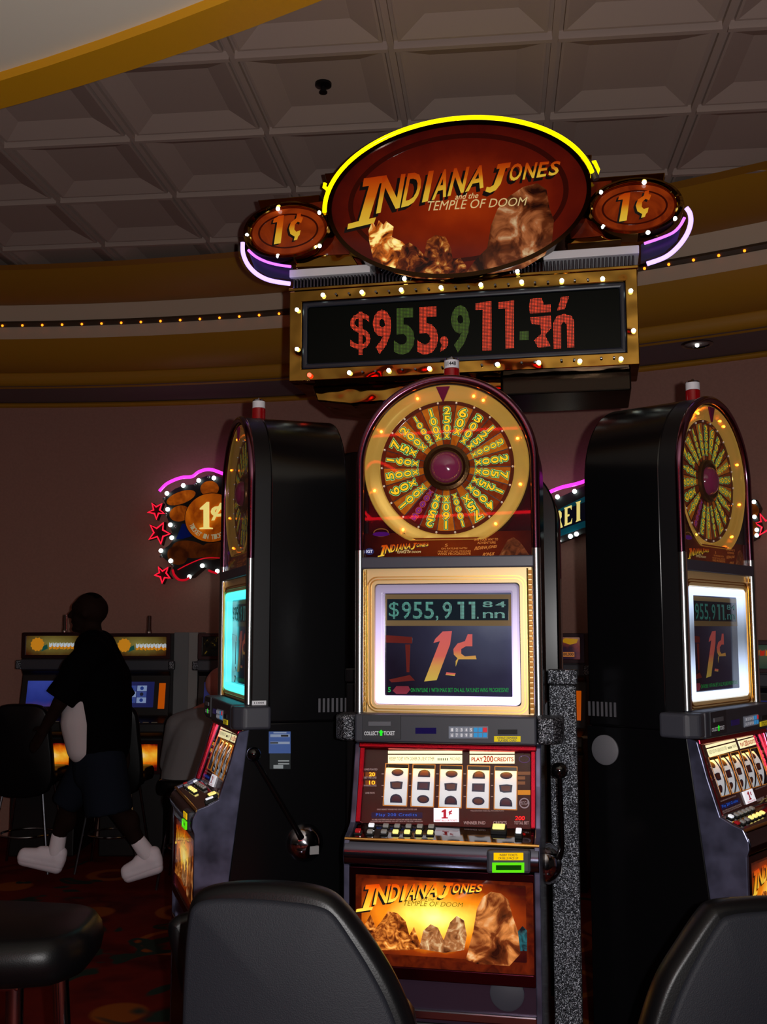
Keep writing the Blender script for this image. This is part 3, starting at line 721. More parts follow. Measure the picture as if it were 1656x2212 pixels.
    L = (wa-wb).length; us = -HW+.02; ue = HW-.02
    MASK = M('reel_mask_maroon', (46, 9, 12), .3, emit=(60, 8, 10), es=.10)
    mb = MB(); mb.rect(WIN, us, v1, ue, L, -.003, 0); mb.rect(WIN, us, 0, ue, v0, -.003, 0)
    cur = us
    for o in ops: mb.rect(WIN, cur, v0, o[0], v1, -.003, 0); cur = o[2]
    mb.rect(WIN, cur, v0, ue, v1, -.003, 0)
    mb.build('reel_mask', MASK, r)
    mb = MB()
    for o in ops: mb.ring(WIN, rrect(o[0]-.002, v0-.002, o[2]+.002, v1+.002, .001, 1), rrect(o[0]+.0005, v0+.0005, o[2]-.0005, v1-.0005, .001, 1), -.001, .0012)
    mb.build('opening_edge', M('opening_edge_amber', (190, 120, 50), .3, emit=(220, 140, 50), es=.3), r)
    # reels
    REEL = M('reel_strip', (236, 238, 240), .6, emit=(225, 235, 245), es=.34)
    SYM = [M('symbol_navy', (14, 20, 62), .5), M('symbol_brown', (96, 40, 26), .5), M('symbol_maroon', (74, 14, 40), .5)]
    vc = (v0+v1)/2; RR = .105
    for i, o in enumerate(ops):
        uc = (o[0]+o[2])/2; hw = (o[2]-o[0])/2+.002
        def RP(u, a, d=0.): return WIN(uc+u, vc+(RR+d)*math.sin(a), -.006-RR+(RR+d)*math.cos(a))
        am = math.asin(min(.99, ((v1-v0)/2+.012)/RR)); n = 16; mb = MB()
        vs = [RP(s_*hw, -am+2*am*k/n) for k in range(n+1) for s_ in (-1, 1)]
        mb.add(vs, [(2*k, 2*k+1, 2*k+3, 2*k+2) for k in range(n)], 0, True)
        rel = mb.build('reel', REEL, r)
        for j in range(3):
            ac = (.36-.36*j); mb = MB(); kind = (i*2+j*3) % 4
            if kind == 0: sh_ = [(.012*math.cos(q*math.pi/8), .075*math.sin(q*math.pi/8)) for q in range(16)]
            elif kind == 1: sh_ = [(-.0125, -.075), (.012, -.08), (.0125, .075), (-.012, .07)]
            elif kind == 2: sh_ = [(-.012, -.08), (.012, -.08)]+[(.012*math.cos(q*math.pi/6), -.02+.1*math.sin(q*math.pi/6)) for q in range(7)]
            else: sh_ = [(-.0115, -.06), (-.004, -.08), (.011, -.07), (.0125, .06), (.002, .07), (-.013, .055)]
            mb.add([RP(a_*1.5, ac+b_*1.5, .0008) for a_, b_ in sh_]+[RP(0, ac, .001)], [(q, (q+1) % len(sh_), len(sh_)) for q in range(len(sh_))], 0, True)
            mb.add([RP(a_*1.05, ac+b_*.95, .0016) for a_, b_ in sh_]+[RP(0, ac, .0018)], [(q, (q+1) % len(sh_), len(sh_)) for q in range(len(sh_))], 1, True)
            mb.build('symbol', [SYM[0], SYM[1 if (i+j) % 2 else 2]], rel)
    mb = MB(); mb.rect(WIN, ops[0][0]-.004, v1+.003, ops[-1][2]+.004, v1+.012, -.016, -.006); mb.build('reel_lamp', M('warm_strip_lamp', (255, 230, 140), .3, emit=(255, 180, 40), es=16.), r)
    # header plates
    HDR = M('header_cream', (250, 244, 200), .4, emit=(255, 246, 190), es=.95)
    hd = MB(); tx = MB(); tr_ = MB()
    def wq(x0, y0, x1, y1): return [WIN.px(x0, y1), WIN.px(x1, y1), WIN.px(x1, y0), WIN.px(x0, y0)]
    for x0, x1 in ((838, 998), (1014, 1111)):
        hd.prism(WIN, wq(x0, 1631, x1, 1649.5), 0, .0015); hd.prism(WIN, wq(x0, 1622, x1, 1628), 0, .0015)
    h = hd.build('header_plate', HDR, r)
    text(tx, WIN, 'REDEEM TICKET WITH CASHIER OR USE AT OTHER', wq(841, 1635, 938, 1643), .002, offset=.01)
    text(tx, WIN, 'MACHINES', wq(972, 1636, 994, 1643), .002, offset=.01)
    for i in range(6): tx.prism(WIN, wq(945+i*4, 1638, 947+i*4, 1643), .0015, .002)
    tx.build('header_lettering', M('ink_olive', (70, 66, 40), .5), h)
    text(tr_, WIN, 'PLAY', wq(1018, 1636, 1043, 1645), .002, offset=.03); text(tr_, WIN, '200', wq(1044, 1633, 1065, 1647), .002, offset=.03); text(tr_, WIN, 'CREDITS', wq(1066, 1636, 1109, 1645), .002, offset=.03)
    tr_.build('header_red_lettering', M('ink_red', (190, 20, 20), .5, emit=(190, 20, 16), es=.25), h)
    # meters and small print on the glass
    mb = MB()
    for y0 in (1668, 1686): mb.prism(WIN, wq(789, y0, 812, y0+10), 0, .001)
    mt = mb.build('meter', M('meter_amber', (90, 44, 8), .3, emit=(150, 70, 8), es=.35), r)
    mb = MB(); text(mb, WIN, '20', wq(797, 1668.5, 810, 1677), .0015, offset=.02); text(mb, WIN, '10', wq(797, 1686.5, 810, 1695), .0015, offset=.02); mb.build('meter_digits', M('digit_amber', (255, 190, 40), .3, emit=(255, 180, 30), es=1.1), mt)
    mb = MB()
    for s_, x0, y0, x1, y1 in (('LINES PLAYED', 787, 1660, 815, 1664), ('BET PER LINE', 787, 1678, 813, 1682), ('WINNING LINES', 786, 1695, 813, 1699), ('LINE PAYS', 789, 1711, 809, 1715), ('WINNER PAID', 1001, 1774, 1048, 1781), ('CREDITS', 1065, 1774, 1094, 1781), ('TOTAL BET', 1110, 1774, 1142, 1781), ('ONLY HIGHEST WINNER PAID ON EACH ACTIVATED LINE', 814, 1747, 900, 1750), ('MALFUNCTION VOIDS ALL PAYS AND PLAYS', 1016, 1750, 1088, 1753), ('ALL REEL SCATTERED PAYS ON ANY ACTIVE LINE ADDED TO OTHER WINS', 803, 1769, 910, 1772), ('PAYLINES ARE NUMBERED ON LEFT SIDE OF THE REEL WINDOW', 800, 1773, 913, 1776)):
        text(mb, WIN, s_, wq(x0, y0, x1, y1), .001, offset=.01)
    for i in range(5):
        for y in (1671, 1696, 1720): mb.prism(WIN, wq(op[i][0]-9, y, op[i][0]-4, y+1.4), 0, .001)
    mb.build('glass_print', M('print_grey', (170, 150, 150), .4, emit=(170, 150, 150), es=.3), r)
    mb = MB(); mb.prism(WIN, wq(802, 1755, 912, 1767), 0, .001); vf = mb.build('message_display', M('vfd_navy', (4, 10, 40), .2, emit=(4, 14, 60), es=.5), r)
    mb = MB(); text(mb, WIN, 'Play 200 Credits', wq(812, 1757, 900, 1765), .0015, offset=.0, space=1.15); mb.build('message_lettering', M('vfd_blue', (20, 90, 190), .3, emit=(14, 90, 210), es=.7), vf)
    mb = MB(); text(mb, WIN, '200', wq(1112, 1763, 1133, 1772), .001, offset=.01, shear=.1); mb.build('bet_digits', M('led_red', (255, 30, 30), .3, emit=(255, 16, 20), es=1.5), r)
    mb = MB(); mb.prism(WIN, wq(937, 1746, 991, 1776), .0, .006); dc = mb.build('denomination_card', M('card_white', (240, 240, 244), .4, emit=(240, 240, 250), es=.75), r)
    mb = MB(); mb.prism(WIN, [wq(x, y, x, y)[0] for x, y in ((954, 1769), (954, 1766), (958, 1766), (958, 1755), (954, 1756), (954, 1753), (960, 1749), (964, 1749), (964, 1766), (968, 1766), (968, 1769))], .006, .0065); text(mb, WIN, '¢', wq(969, 1750, 977, 1762), .0065, offset=.03); text(mb, WIN, 'INSERT BILLS OR TICKETS', wq(940, 1771, 988, 1775), .0065, offset=.01); mb.build('card_lettering', M('card_red', (180, 20, 50), .4, emit=(180, 16, 40), es=.3), dc)
    mb = MB()
    for i, (w_, y0) in enumerate(((34, 1667), (20, 1677), (20, 1688))): mb.prism(WIN, wq(1118, y0, 1118+w_*.8, y0+7), 0, .001, 0)
    mb.prism(WIN, wq(1118, 1707, 1150, 1717), 0, .001, 1); mb.build('pay_chips', [M('chip_tan', (120, 76, 48), .4, emit=(130, 80, 46), es=.3), M('chip_amber', (190, 120, 20), .4, emit=(200, 126, 20), es=.5)], r)
    mb = MB(); q = WIN.px(1132, 1735); mb.ring(WIN, ell(q[0], q[1], .0145, .0145, n=24), ell(q[0], q[1], .0115, .0115, n=24), 0, .001); text(mb, WIN, 'MEGA', wq(1122, 1731, 1142, 1739), .0012, offset=.02); mb.build('round_emblem', M('emblem_grey', (140, 130, 140), .4, emit=(140, 130, 140), es=.3), r)
    mb = MB(); q = WIN.px(1132, 1640); mb.ring(WIN, ell(q[0], q[1], .016, .011, n=24), ell(q[0], q[1], .014, .009, n=24), 0, .001); mb.build('window_emblem', M('window_emblem_violet', (66, 22, 90), .3, emit=(66, 22, 96), es=.3), r)
    mb = MB(); mb.rect(WIN, us, .0, ue, L, .0085, .010); mb.build('reel_glass', GLASS, r)
    # --- button deck
    mb = MB(); mb.rect(DECK, us-.004, .0, ue+.004, .082, -.02, 0); mb.build('button_deck', M('deck_gloss', (140, 138, 140), .08, 1.), r, bevel=.002)
    BT = [M('button_grey', (150, 150, 150), .35, emit=(150, 150, 150), es=.08), M('button_lit', (250, 236, 150), .35, emit=(255, 236, 130), es=.8), M('button_white', (235, 240, 245), .3, emit=(235, 240, 250), es=.6), M('button_red', (160, 30, 36), .35, emit=(160, 20, 26), es=.25)]
    lay = [(773, 1800, 3), (802, 1788, 2), (799, 1802, 0)]+[(833+i*24.5, 1789+i*.4, 0) for i in range(5)]+[(829+i*25, 1802+i*.4, 0 if i == 0 else 1) for i in range(5)]
    for x, y, k in lay:
        q = DECK.px(x, y); mb = MB(); mb.prism(DECK, rrect(q[0]-.0115, q[1]-.0085, q[0]+.0115, q[1]+.0115, .003, 3), 0, .004, 0); mb.prism(DECK, rrect(q[0]-.008, q[1]-.005, q[0]+.008, q[1]+.009, .002, 3), .004, .011, 1)
        mb.build('button', [BLK, BT[k]], r, bevel=.0015)
    for x, y, s_, k in ((1077, 1797, 1.9, 1), (1120, 1806, .9, 2)):
        q = DECK.px(x, y); mb = MB(); mb.prism(DECK, rrect(q[0]-.0115*s_, q[1]-.016, q[0]+.0115*s_, q[1]+.018, .003, 3), 0, .012, 0); mb.prism(DECK, rrect(q[0]-.009*s_, q[1]-.010, q[0]+.009*s_, q[1]+.016, .003, 3), .012, .017, 1)
        mb.build('spin_button' if s_ > 1 else 'button', [BLK, BT[k]], r, bevel=.002)
    # rounded chrome bumper
    pf = [(-.155, .964), (-.170, .960), (-.182, .947), (-.187, .93), (-.186, .918), (-.180, .902), (-.168, .894), (-.13, .894), (-.13, .964)]
    mb = MB(); mb.prism(SIDE, pf, -HW+.0, HW-.0, smooth=True); mb.build('bumper', BUMPER, r, bevel=.002, angle=30)
    mb = MB(); mb.tube([(-HW, -.166, .967), (HW, -.166, .967)], .005, 8); mb.build('bumper_edge', GOLD, r)
    # bill acceptor
    bp = Pl((0, -.192, 0), X, Zv, MC)
    def bq(x0, y0, x1, y1): return [bp.px(x0, y1), bp.px(x1, y1), bp.px(x1, y0), bp.px(x0, y0)]
    mb = MB(); mb.prism(bp, bq(1050, 1837, 1146, 1888), -.03, .0); ba = mb.build('bill_acceptor', GREYP, r, bevel=.008)
    mb = MB(); mb.prism(bp, bq(1066, 1842, 1130, 1858), 0, .002, 0); text(mb, bp, 'INSERT TICKETS', bq(1079, 1844, 1117, 1849), .003, 1, offset=.01); text(mb, bp, 'OR BILLS FACE UP', bq(1076, 1851, 1119, 1856), .003, 1, offset=.01)
    mb.build('acceptor_label', [M('acceptor_yellow', (236, 190, 10), .4, emit=(236, 186, 0), es=.55), BLKINK], ba)
    mb = MB(); a_ = bq(1063, 1863, 1132, 1884); b_ = bq(1071, 1868, 1126, 1879)
    mb.ring(bp, a_, b_, 0, .006); mb.build('lit_slot', M('slot_green', (90, 200, 20), .3, emit=(80, 210, 10), es=.75), ba)
    mb = MB(); mb.prism(bp, bq(1071, 1868, 1126, 1879), 0, .002); mb.build('slot_mouth', M('slot_dark_green', (10, 60, 6), .4, emit=(8, 60, 2), es=.3), ba)
    # --- belly
    mb = MB(); mb.prism(SIDE, [(-.066, .86), (-.160, .86), (-.160, .02), (-.066, .02)], -HW+.014, HW-.014); mb.build('lower_door', M('lower_door_plum', (58, 44, 62), .3, .5, bump=.04, bscale=30), r)
    a_ = rrect(-HW+.014, .60, HW-.014, .893, .004); b_ = rrect(-.238, .632, .252, .872, .003)
    mb = MB(); mb.ring(BELLY, a_, b_, -.01, .008); mb.build('belly_frame', M('belly_frame_wine', (70, 26, 40), .2, 1.), r, bevel=.003)
    mb = MB(); mb.rect(BELLY, -.24, .63, .254, .874, -.006, 0)
    bg = mb.build('belly_glass', art_mat('belly_print', [(0, (255, 244, 150)), (.2, (255, 214, 80)), (.42, (232, 130, 20)), (.62, (130, 46, 8)), (.85, (52, 10, 6)), (1, (24, 4, 6))], .9, (-.02, 0, .765), (2.9, 0, 6.6), 12, .16), r)
    def bx(l): return [BELLY.px(x, y) for x, y in l]
    mb = MB(); mb.ring(BELLY, rrect(-.24, .63, .254, .874, .003), rrect(-.222, .662, .232, .862, .003), 0, .001); mb.build('belly_border', noise_art('belly_border_print', [(.3, (60, 14, 6)), (.7, (104, 34, 10))], .35, 25), bg)
    lt, sh, sb = MB(), MB(), MB()
    f = lambda x, y: BELLY.px(769+(x-750)*.596, 1906+(y-380)*.55+(x-750)*.046)
    logo(BELLY, f, lt, sh, .002, True, sb)
    sh.build('belly_title_shadow', BLKINK, bg); lt.build('belly_title', LOGOB, bg); sb.build('belly_subtitle', M('belly_subtitle_print', (120, 112, 20), .4, emit=(130, 124, 24), es=.4), bg)
    # generic rocks, flames and cave mouths in the picture's colours
    ROCK = noise_art('rock_print', [(.3, (40, 14, 6)), (.45, (120, 54, 16)), (.6, (214, 130, 50)), (.78, (255, 214, 120))], .75, 42)
    mb = MB(); mb.prism(BELLY, bx([(770, 2052), (786, 2000), (800, 1975), (812, 2004), (826, 1986), (838, 1968), (858, 1972), (876, 1990), (884, 2020), (894, 2002), (904, 2030), (912, 2048), (880, 2052)]), .001, .0018); mb.build('rocky_skyline', ROCK, bg)
    mb = MB(); mb.prism(BELLY, bx([(905, 2049), (914, 2010), (930, 1996), (946, 2004), (958, 2030), (972, 1992), (986, 1978), (1002, 1988), (1008, 2020), (1002, 2052), (960, 2058)]), .001, .0018); mb.build('pale_boulders', noise_art('boulder_print', [(.3, (70, 30, 12)), (.5, (160, 104, 60)), (.7, (226, 200, 150))], .7, 36), bg)
    mb = MB(); mb.prism(BELLY, bx([(1006, 2072), (1022, 2010), (1030, 1962), (1042, 1938), (1060, 1926), (1082, 1930), (1098, 1944), (1106, 1976), (1118, 2010), (1124, 2060), (1100, 2086), (1030, 2082)]), .0012, .002); mb.build('dark_mesa', noise_art('mesa_print', [(.32, (34, 12, 6)), (.48, (110, 50, 20)), (.6, (206, 130, 66)), (.8, (245, 214, 160))], .62, 17), bg)
    mb = MB(); mb.prism(BELLY, bx([(1120, 2054), (1118, 2012), (1128, 2000), (1138, 2010), (1138, 2054)]), .0012, .0018); mb.build('teal_cave', noise_art('cave_print', [(.35, (4, 24, 30)), (.7, (30, 110, 120))], .5, 40), bg)
    mb = MB(); mb.rect(BELLY, -.24, .63, .254, .874, .0035, .005); mb.build('belly_cover_glass', GLASS, bg)
    sp_ = Pl((0, -.161, 0), X, Zv, MC); q = sp_.px(1095, 2145)
    mb = MB(); mb.lathe(lambda u, v, d: sp_(q[0]+u, q[1]+v, d), [(.046, 0), (.046, .005), (.041, .007), (.0001, .007)], 36); mb.build('door_lock_cover', GREYP, r)
    mb = MB(); mb.box(-HW+.012, HW-.012, -.172, -.155, .50, .525); mb.build('lower_chrome_bar', CHROME, r, bevel=.004)
    mb = MB(); mb.box(-HW+.014, HW-.014, -.168, -.155, .03, .49); mb.build('tray_door', BLACKP, r, bevel=.004)
    # --- side: vents, disc, handle, wings
    for sgn in (-1, 1):
        for i in range(7):
            mb = MB(); x = sgn*(HW+.004); y = .238+i*.0155-(.0 if sgn > 0 else -.0)
            mb.box(x-.002, x+.0012, y-.0038, y+.0038, 1.272, 1.318); mb.build('vent_slot', M('vent_mesh', (86, 86, 92), .6, .3), r)
    LS = Pl((-HW, 0, 0), (0, -1, 0), Zv); mb = MB(); mb.lathe(lambda u, v, d: LS(-.279+u, 1.166+v, d), [(.0475, 0), (.0475, .004), (.043, .007), (.0001, .007)], 40); mb.build('side_disc', M('grey_disc', (96, 96, 102), .6, bump=.2, bscale=300), r)
    RS = Pl((HW, 0, 0), (0, 1, 0), Zv); H0 = (.192, .846)
    hp = lambda u, v, d: RS(H0[0]+u, H0[1]+v, d)
    mb = MB(); mb.lathe(hp, [(.062, 0), (.060, .012), (.046, .03), (.026, .044), (.0001, .048)], 32); hn = mb.build('handle', M('handle_chrome', (190, 190, 200), .12, 1.), r)
    mb = MB(); a_ = Vector((HW+.040, .17, .87)); b_ = Vector((HW+.052, .008, 1.135)); mb.tube([a_, a_+(b_-a_)*.12+Vector((.008, 0, 0)), b_], [.011, .009, .0075], 10); mb.build('handle_arm', M('handle_arm_black', (14, 12, 14), .2, .5, coat=.5), hn)
    mb = MB(); mb.ball(b_+Vector((0, -.002, .012)), .0235, 20); mb.build('handle_knob', M('knob_black', (8, 8, 9), .12, coat=.6), hn)
    mb = MB(); mb.rect(RS, H0[0]+.006, H0[1]-.03, H0[0]+.036, H0[1]-.004, .034, .047); mb.build('handle_plate', M('handle_plate_grey', (150, 150, 150), .5), hn)
    # --- candle on top
    def cz(r_, z): return (r_, z)
    ax = lambda u, v, d: Vector((.010+u, .07+v, d))
    mb = MB(); mb.lathe(ax, [(.0245, 2.312), (.0245, 2.358), (.022, 2.36)], 24); cdl = mb.build('candle_lamp', REDGL, r)
    mb = MB(); mb.lathe(ax, [(.028, 2.30), (.028, 2.318), (.022, 2.32)], 24); mb.build('candle_base', BLACKP, cdl)
    mb = MB(); mb.lathe(ax, [(.0235, 2.36), (.0235, 2.385), (.02, 2.386)], 24); mb.build('candle_band', WHITEP, cdl)
    mb = MB(); mb.lathe(ax, [(.024, 2.385), (.022, 2.391), (.006, 2.394), (.0045, 2.399), (.0001, 2.401)], 24); mb.build('candle_cap', CHROME, cdl)
    return r

proto = build_machine()
def place(deg, label, frame=None):
    c = copy_tree(proto); m = mroot(deg); c.location = m.translation; c.rotation_euler = (0, 0, math.radians(deg)); c['label'] = label
    for ch in c.children:
        if ch.name.startswith('light_frame') and frame:
            ch.data = ch.data.copy(); ch.data.materials[0] = frame; ch['label'] = 'glowing %s frame around the screen' % frame.name.split('_')[0]
        if ch.name.startswith('end_cap'):
            ch.data = ch.data.copy(); ch.data.materials[0] = GREYP
    return c
def frame_mat(name, c, lo, hi, axis='Z', freq=60., base=(.12, .16, .18)):
    m, t, b = new_mat(name)
    tc = t.nodes.new('ShaderNodeTexCoord'); sp = t.nodes.new('ShaderNodeSeparateXYZ'); mu = t.nodes.new('ShaderNodeMath'); mu.operation = 'MULTIPLY'; mu.inputs[1].default_value = freq
    sn = t.nodes.new('ShaderNodeMath'); sn.operation = 'COSINE'; mr = t.nodes.new('ShaderNodeMapRange')
    mr.inputs['From Min'].default_value = -1; mr.inputs['From Max'].default_value = 1; mr.inputs['To Min'].default_value = lo; mr.inputs['To Max'].default_value = hi
    t.links.new(tc.outputs['Object'], sp.inputs[0]); t.links.new(sp.outputs[axis], mu.inputs[0]); t.links.new(mu.outputs[0], sn.inputs[0]); t.links.new(sn.outputs[0], mr.inputs['Value']); t.links.new(mr.outputs[0], b.inputs['Emission Strength'])
    b.inputs['Emission Color'].default_value = (*lin(c), 1); b.inputs['Base Color'].default_value = (*base, 1); b.inputs['Roughness'].default_value = .3
    return m
def dim_screen(mach, k, kw):
    def dim(o, k=k):
        o.data = o.data.copy()
        for i, m in enumerate(o.data.materials):
            m2 = m.copy(); b = m2.node_tree.nodes['Principled BSDF']; e = b.inputs['Emission Strength']
            if e.is_linked: 
                mu = m2.node_tree.nodes.new('ShaderNodeMath'); mu.operation = 'MULTIPLY'; mu.inputs[1].default_value = k
                m2.node_tree.links.new(e.links[0].from_socket, mu.inputs[0]); m2.node_tree.links.new(mu.outputs[0], e)
            else: e.default_value *= k
            o.data.materials[i] = m2
        for c in o.children: dim(c, k)
    for c in mach.children:
        if c.name.startswith('screen') and not c.name.startswith('screen_s'): dim(c)
        if c.name.split('.')[0] in ('wheel', 'gold_ring', 'ring_bulb', 'title_strip', 'title_lettering', 'subtitle_lettering', 'rules_print'): dim(c, kw)
mleft = place(-71.5, 'wheel-top slot machine left of the centre one with cyan lit screen frame', frame_mat('cyan_lamps', (70, 235, 245), 1.0, 1.9, 'Z', 52.))
mright = place(48.5, 'wheel-top slot machine at the right with white lit screen frame', frame_mat('white_lamps', (205, 222, 255), .22, 1.6, 'Z', 18.5))
dim_screen(mleft, .25, .22); dim_screen(mright, .3, .6)
place(-131.5, 'wheel-top slot machine at the back of the carousel, behind the left one')
place(168.5, 'wheel-top slot machine back to back behind the centre one')
place(108.5, 'wheel-top slot machine at the back of the carousel, behind the right one')

for x0, x1, m_ in ((.284, .368, SPECK), (-.372, -.284, BLACK)):  # left wing plain black: its lack of flash glitter put into the colour
    mb = MB(); mb.box(x0, x1, .27, .33, 0, 1.376); mb.build('side_wing', m_, proto, bevel=.004)
    mb = MB(); mb.box(x0-.003, x1+.005, .262, .335, 1.378, 1.424); mb.build('wing_cap', m_, proto, bevel=.004)
# numbered tags and the blue permit, each on its own machine
def child(mb, name, mats, par, label=None): return mb.build(name, mats, par, label=label)
TAGW = M('tag_white', (226, 228, 234), .5); TAGK = M('tag_ink', (10, 10, 14), .6)
cp = lambda u, v, d: Vector((.010+.0242*math.sin(u/.0242), .07-.0242*math.cos(u/.0242), v))
mb = MB(); text(mb, cp, '11448', rq(-.017, 2.366, .017, 2.379), 0, offset=.02); child(mb, 'candle_number', TAGK, proto)
LR = Pl((HW, 0, 0), (0, 1, 0), Zv, ML)
q0 = LR.px(543, 1523); q1 = LR.px(574, 1513)
mb = MB(); mb.rect(LR, q0[0], q0[1], q1[0], q1[1], .004, .006); tg = child(mb, 'asset_tag', TAGW, mleft)
mb = MB(); text(mb, LR, '11444', rq(q0[0]+.008, q0[1]+.004, q1[0]-.008, q1[1]-.004), .0065, offset=.02); child(mb, 'tag_number', TAGK, tg)
def lq(x0, y0, x1, y1): return LR.pts([(x0, y1), (x1, y1), (x1, y0), (x0, y0)])
mb = MB(); mb.prism(LR, lq(580, 1580, 627, 1627), .001, .003, 0)
for y0, y1, x0, x1, k in ((1586, 1592, 583, 625, 1), (1602, 1607, 583, 625, 1), (1587, 1591, 606, 622, 2), (1603, 1606, 583, 600, 2), (1581, 1584, 590, 618, 1)): mb.prism(LR, lq(x0, y0, x1, y1), .003, .0035 if k == 1 else .004, k)
child(mb, 'permit_plate', [M('permit_blue', (70, 110, 190), .45), M('permit_pale', (170, 195, 230), .45), TAGK], mleft, 'blue and white printed permit plate')
mb = MB(); mb.prism(LR, lq(582, 1627, 627, 1661), .001, .002, 0); mb.prism(LR, lq(590, 1652, 611, 1660), .002, .003, 1)
for y in (1642, 1648): mb.prism(LR, lq(600, y, 624, y+3), .002, .003, 1)
child(mb, 'lower_permit', [M('permit_dark', (22, 34, 38), .4), M('permit_print', (170, 185, 190), .45)], mleft)

# ---------------------------------------------------------------- overhead marquee
SM = Matrix.Translation((C0.x, C0.y, 0)) @ Matrix.Rotation(AZ, 4, 'Z')
sg = thing('marquee_sign', 'big overhead marquee with yellow neon arch, title oval and red jackpot digits', 'sign', (C0.x, C0.y, 0), AZ)
SF = Pl((0, -.2, 0), X, Zv, SM)
def sp(l): return [SF.px(x, y) for x, y in l]
mb = MB(); mb.tube([(0, 0, 0), (0, 0, 2.55)], .045, 20); mb.build('pole', M('pole_black', (16, 16, 18), .3, .6), sg)
mb = MB(); mb.lathe(lambda u, v, d: Vector((u, v, d)), [(.25, 0), (.25, .02), (.06, .03)], 32); mb.build('base_plate', DK, sg)
U0, U1, V0, V1 = -.727, .614, 2.519, 2.884
inn = (-.676, 2.567, .570, 2.838)
mb = MB(); mb.box(U0, U1, -.185, .07, V0, V1); mb.build('box_housing', BRASS, sg, bevel=.004)
mb = MB(); mb.ring(SF, [(U0, V0), (U1, V0), (U1, V1), (U0, V1)], [(inn[0], inn[1]), (inn[2], inn[1]), (inn[2], inn[3]), (inn[0], inn[3])], -.02, .004); mb.build('brass_frame', BRASS, sg, bevel=.003)
k = .022
mb = MB(); mb.ring(SF, rq(*inn), rq(inn[0]+k, inn[1]+k, inn[2]-k, inn[3]-k), -.012, .002, 0); mb.build('display_bezel', M('bezel_blue_black', (30, 34, 46), .35), sg, bevel=.008)
DP = SF.shift(-.010)
mb = MB(); mb.rect(DP, inn[0], inn[1], inn[2], inn[3], -.01, 0); disp = mb.build('display', M('led_panel', (3, 5, 4), .5, emit=(8, 14, 10), es=.05, spec=.08), sg)
LR_ = dot_mat('led_red_orange', (255, 66, 30), 1.35, .0056, .52); LG = dot_mat('led_green', (66, 104, 14), .9, .0056, .6)
def dq(x0, y0, x1, y1, sl=-.045): return [DP.px(x0, y1), DP.px(x1, y1+(x1-x0)*sl), DP.px(x1, y0+(x1-x0)*sl), DP.px(x0, y0)]
def one_poly(x0, y0, x1, y1, sl=-.045):
    w_ = x1-x0; h_ = y1-y0
    return [DP.px(x0+a*w_, y0+b*h_+a*w_*sl) for a, b in ((.45, 1), (.45, .17), (0, .17), (0, .03), (1, 0), (1, 1))]
def led(mat, f):
    mb = MB(); f(mb); mb.build('led_digit', mat, disp)
for ch, x0, y0, x1, y1, m_ in (('$', 756, 674, 800, 768, LR_), ('9', 805, 670, 845, 766, LR_), ('5', 851, 667, 895, 767, LG), ('5', 901, 664, 946, 767, LR_), (',', 950, 727, 968, 760, LR_), ('9', 974, 660, 1014, 762, LG)):
    led(m_, lambda mb: text(mb, DP, ch, dq(x0, y0, x1, y1), .001, offset=.035))
for q in ((1026, 652, 1061, 758), (1076, 650, 1110, 754)): led(LR_, lambda mb: mb.prism(DP, one_poly(*q), 0, .001))
led(LG, lambda mb: mb.prism(DP, dq(1122, 716, 1141, 735), 0, .001))
def gx(l): return [DP.px(1000+x/3.125, 250+y/3.125) for x, y in l]
for l in ([(450, 1240), (500, 1230), (530, 1232), (545, 1275), (590, 1272), (590, 1325), (450, 1335), (446, 1290)], [(452, 1360), (590, 1348), (598, 1430), (552, 1482), (592, 1558), (505, 1566), (478, 1515), (525, 1475), (520, 1410), (462, 1408)], [(660, 1225), (715, 1220), (684, 1308), (635, 1314)],
          [(612, 1572), (608, 1400), (630, 1355), (680, 1338), (730, 1350), (750, 1390), (750, 1562), (704, 1566), (700, 1410), (678, 1392), (660, 1412), (662, 1570)]): led(LR_, lambda mb: mb.prism(DP, gx(l), 0, .001))
# ledge with ribbed fringe and pale lip
mb = MB(); n = 96
for i in range(n):
    u = U0+.004+(U1-U0-.02)*i/(n-1); mb.box(u, u+.008, -.175, -.12, V1+.012, V1+.062)
mb.build('ribbed_fringe', M('fringe_steel', (84, 84, 96), .25, .9), sg, bevel=.0025)
mb = MB(); mb.box(U0-.005, U1+.005, -.205, .05, V1, V1+.014); mb.build('brass_ledge', BRASS, sg, bevel=.003)
for u0, u1 in ((U0-.008, -.405), (.27, U1+.01)):
    mb = MB(); mb.box(u0, u1, -.188, .03, V1+.064, V1+.096); mb.build('pale_lip', M('lip_grey', (238, 238, 242), .6), sg, bevel=.003)
mb = MB(); mb.box(.10, .585, -.12, .22, 2.445, V0); mb.build('transformer_box', M('box_bronze', (34, 26, 18), .25, .8), sg, bevel=.006)
mb = MB(); mb.prism(lambda u, v, d: Vector((u, d, v)), [(-.66, V0), (-.64, 2.46), (-.50, 2.44), (-.2, 2.455), (.10, 2.47), (.10, V0)], -.1, .2); mb.build('under_tray', BRASS, sg, bevel=.006)
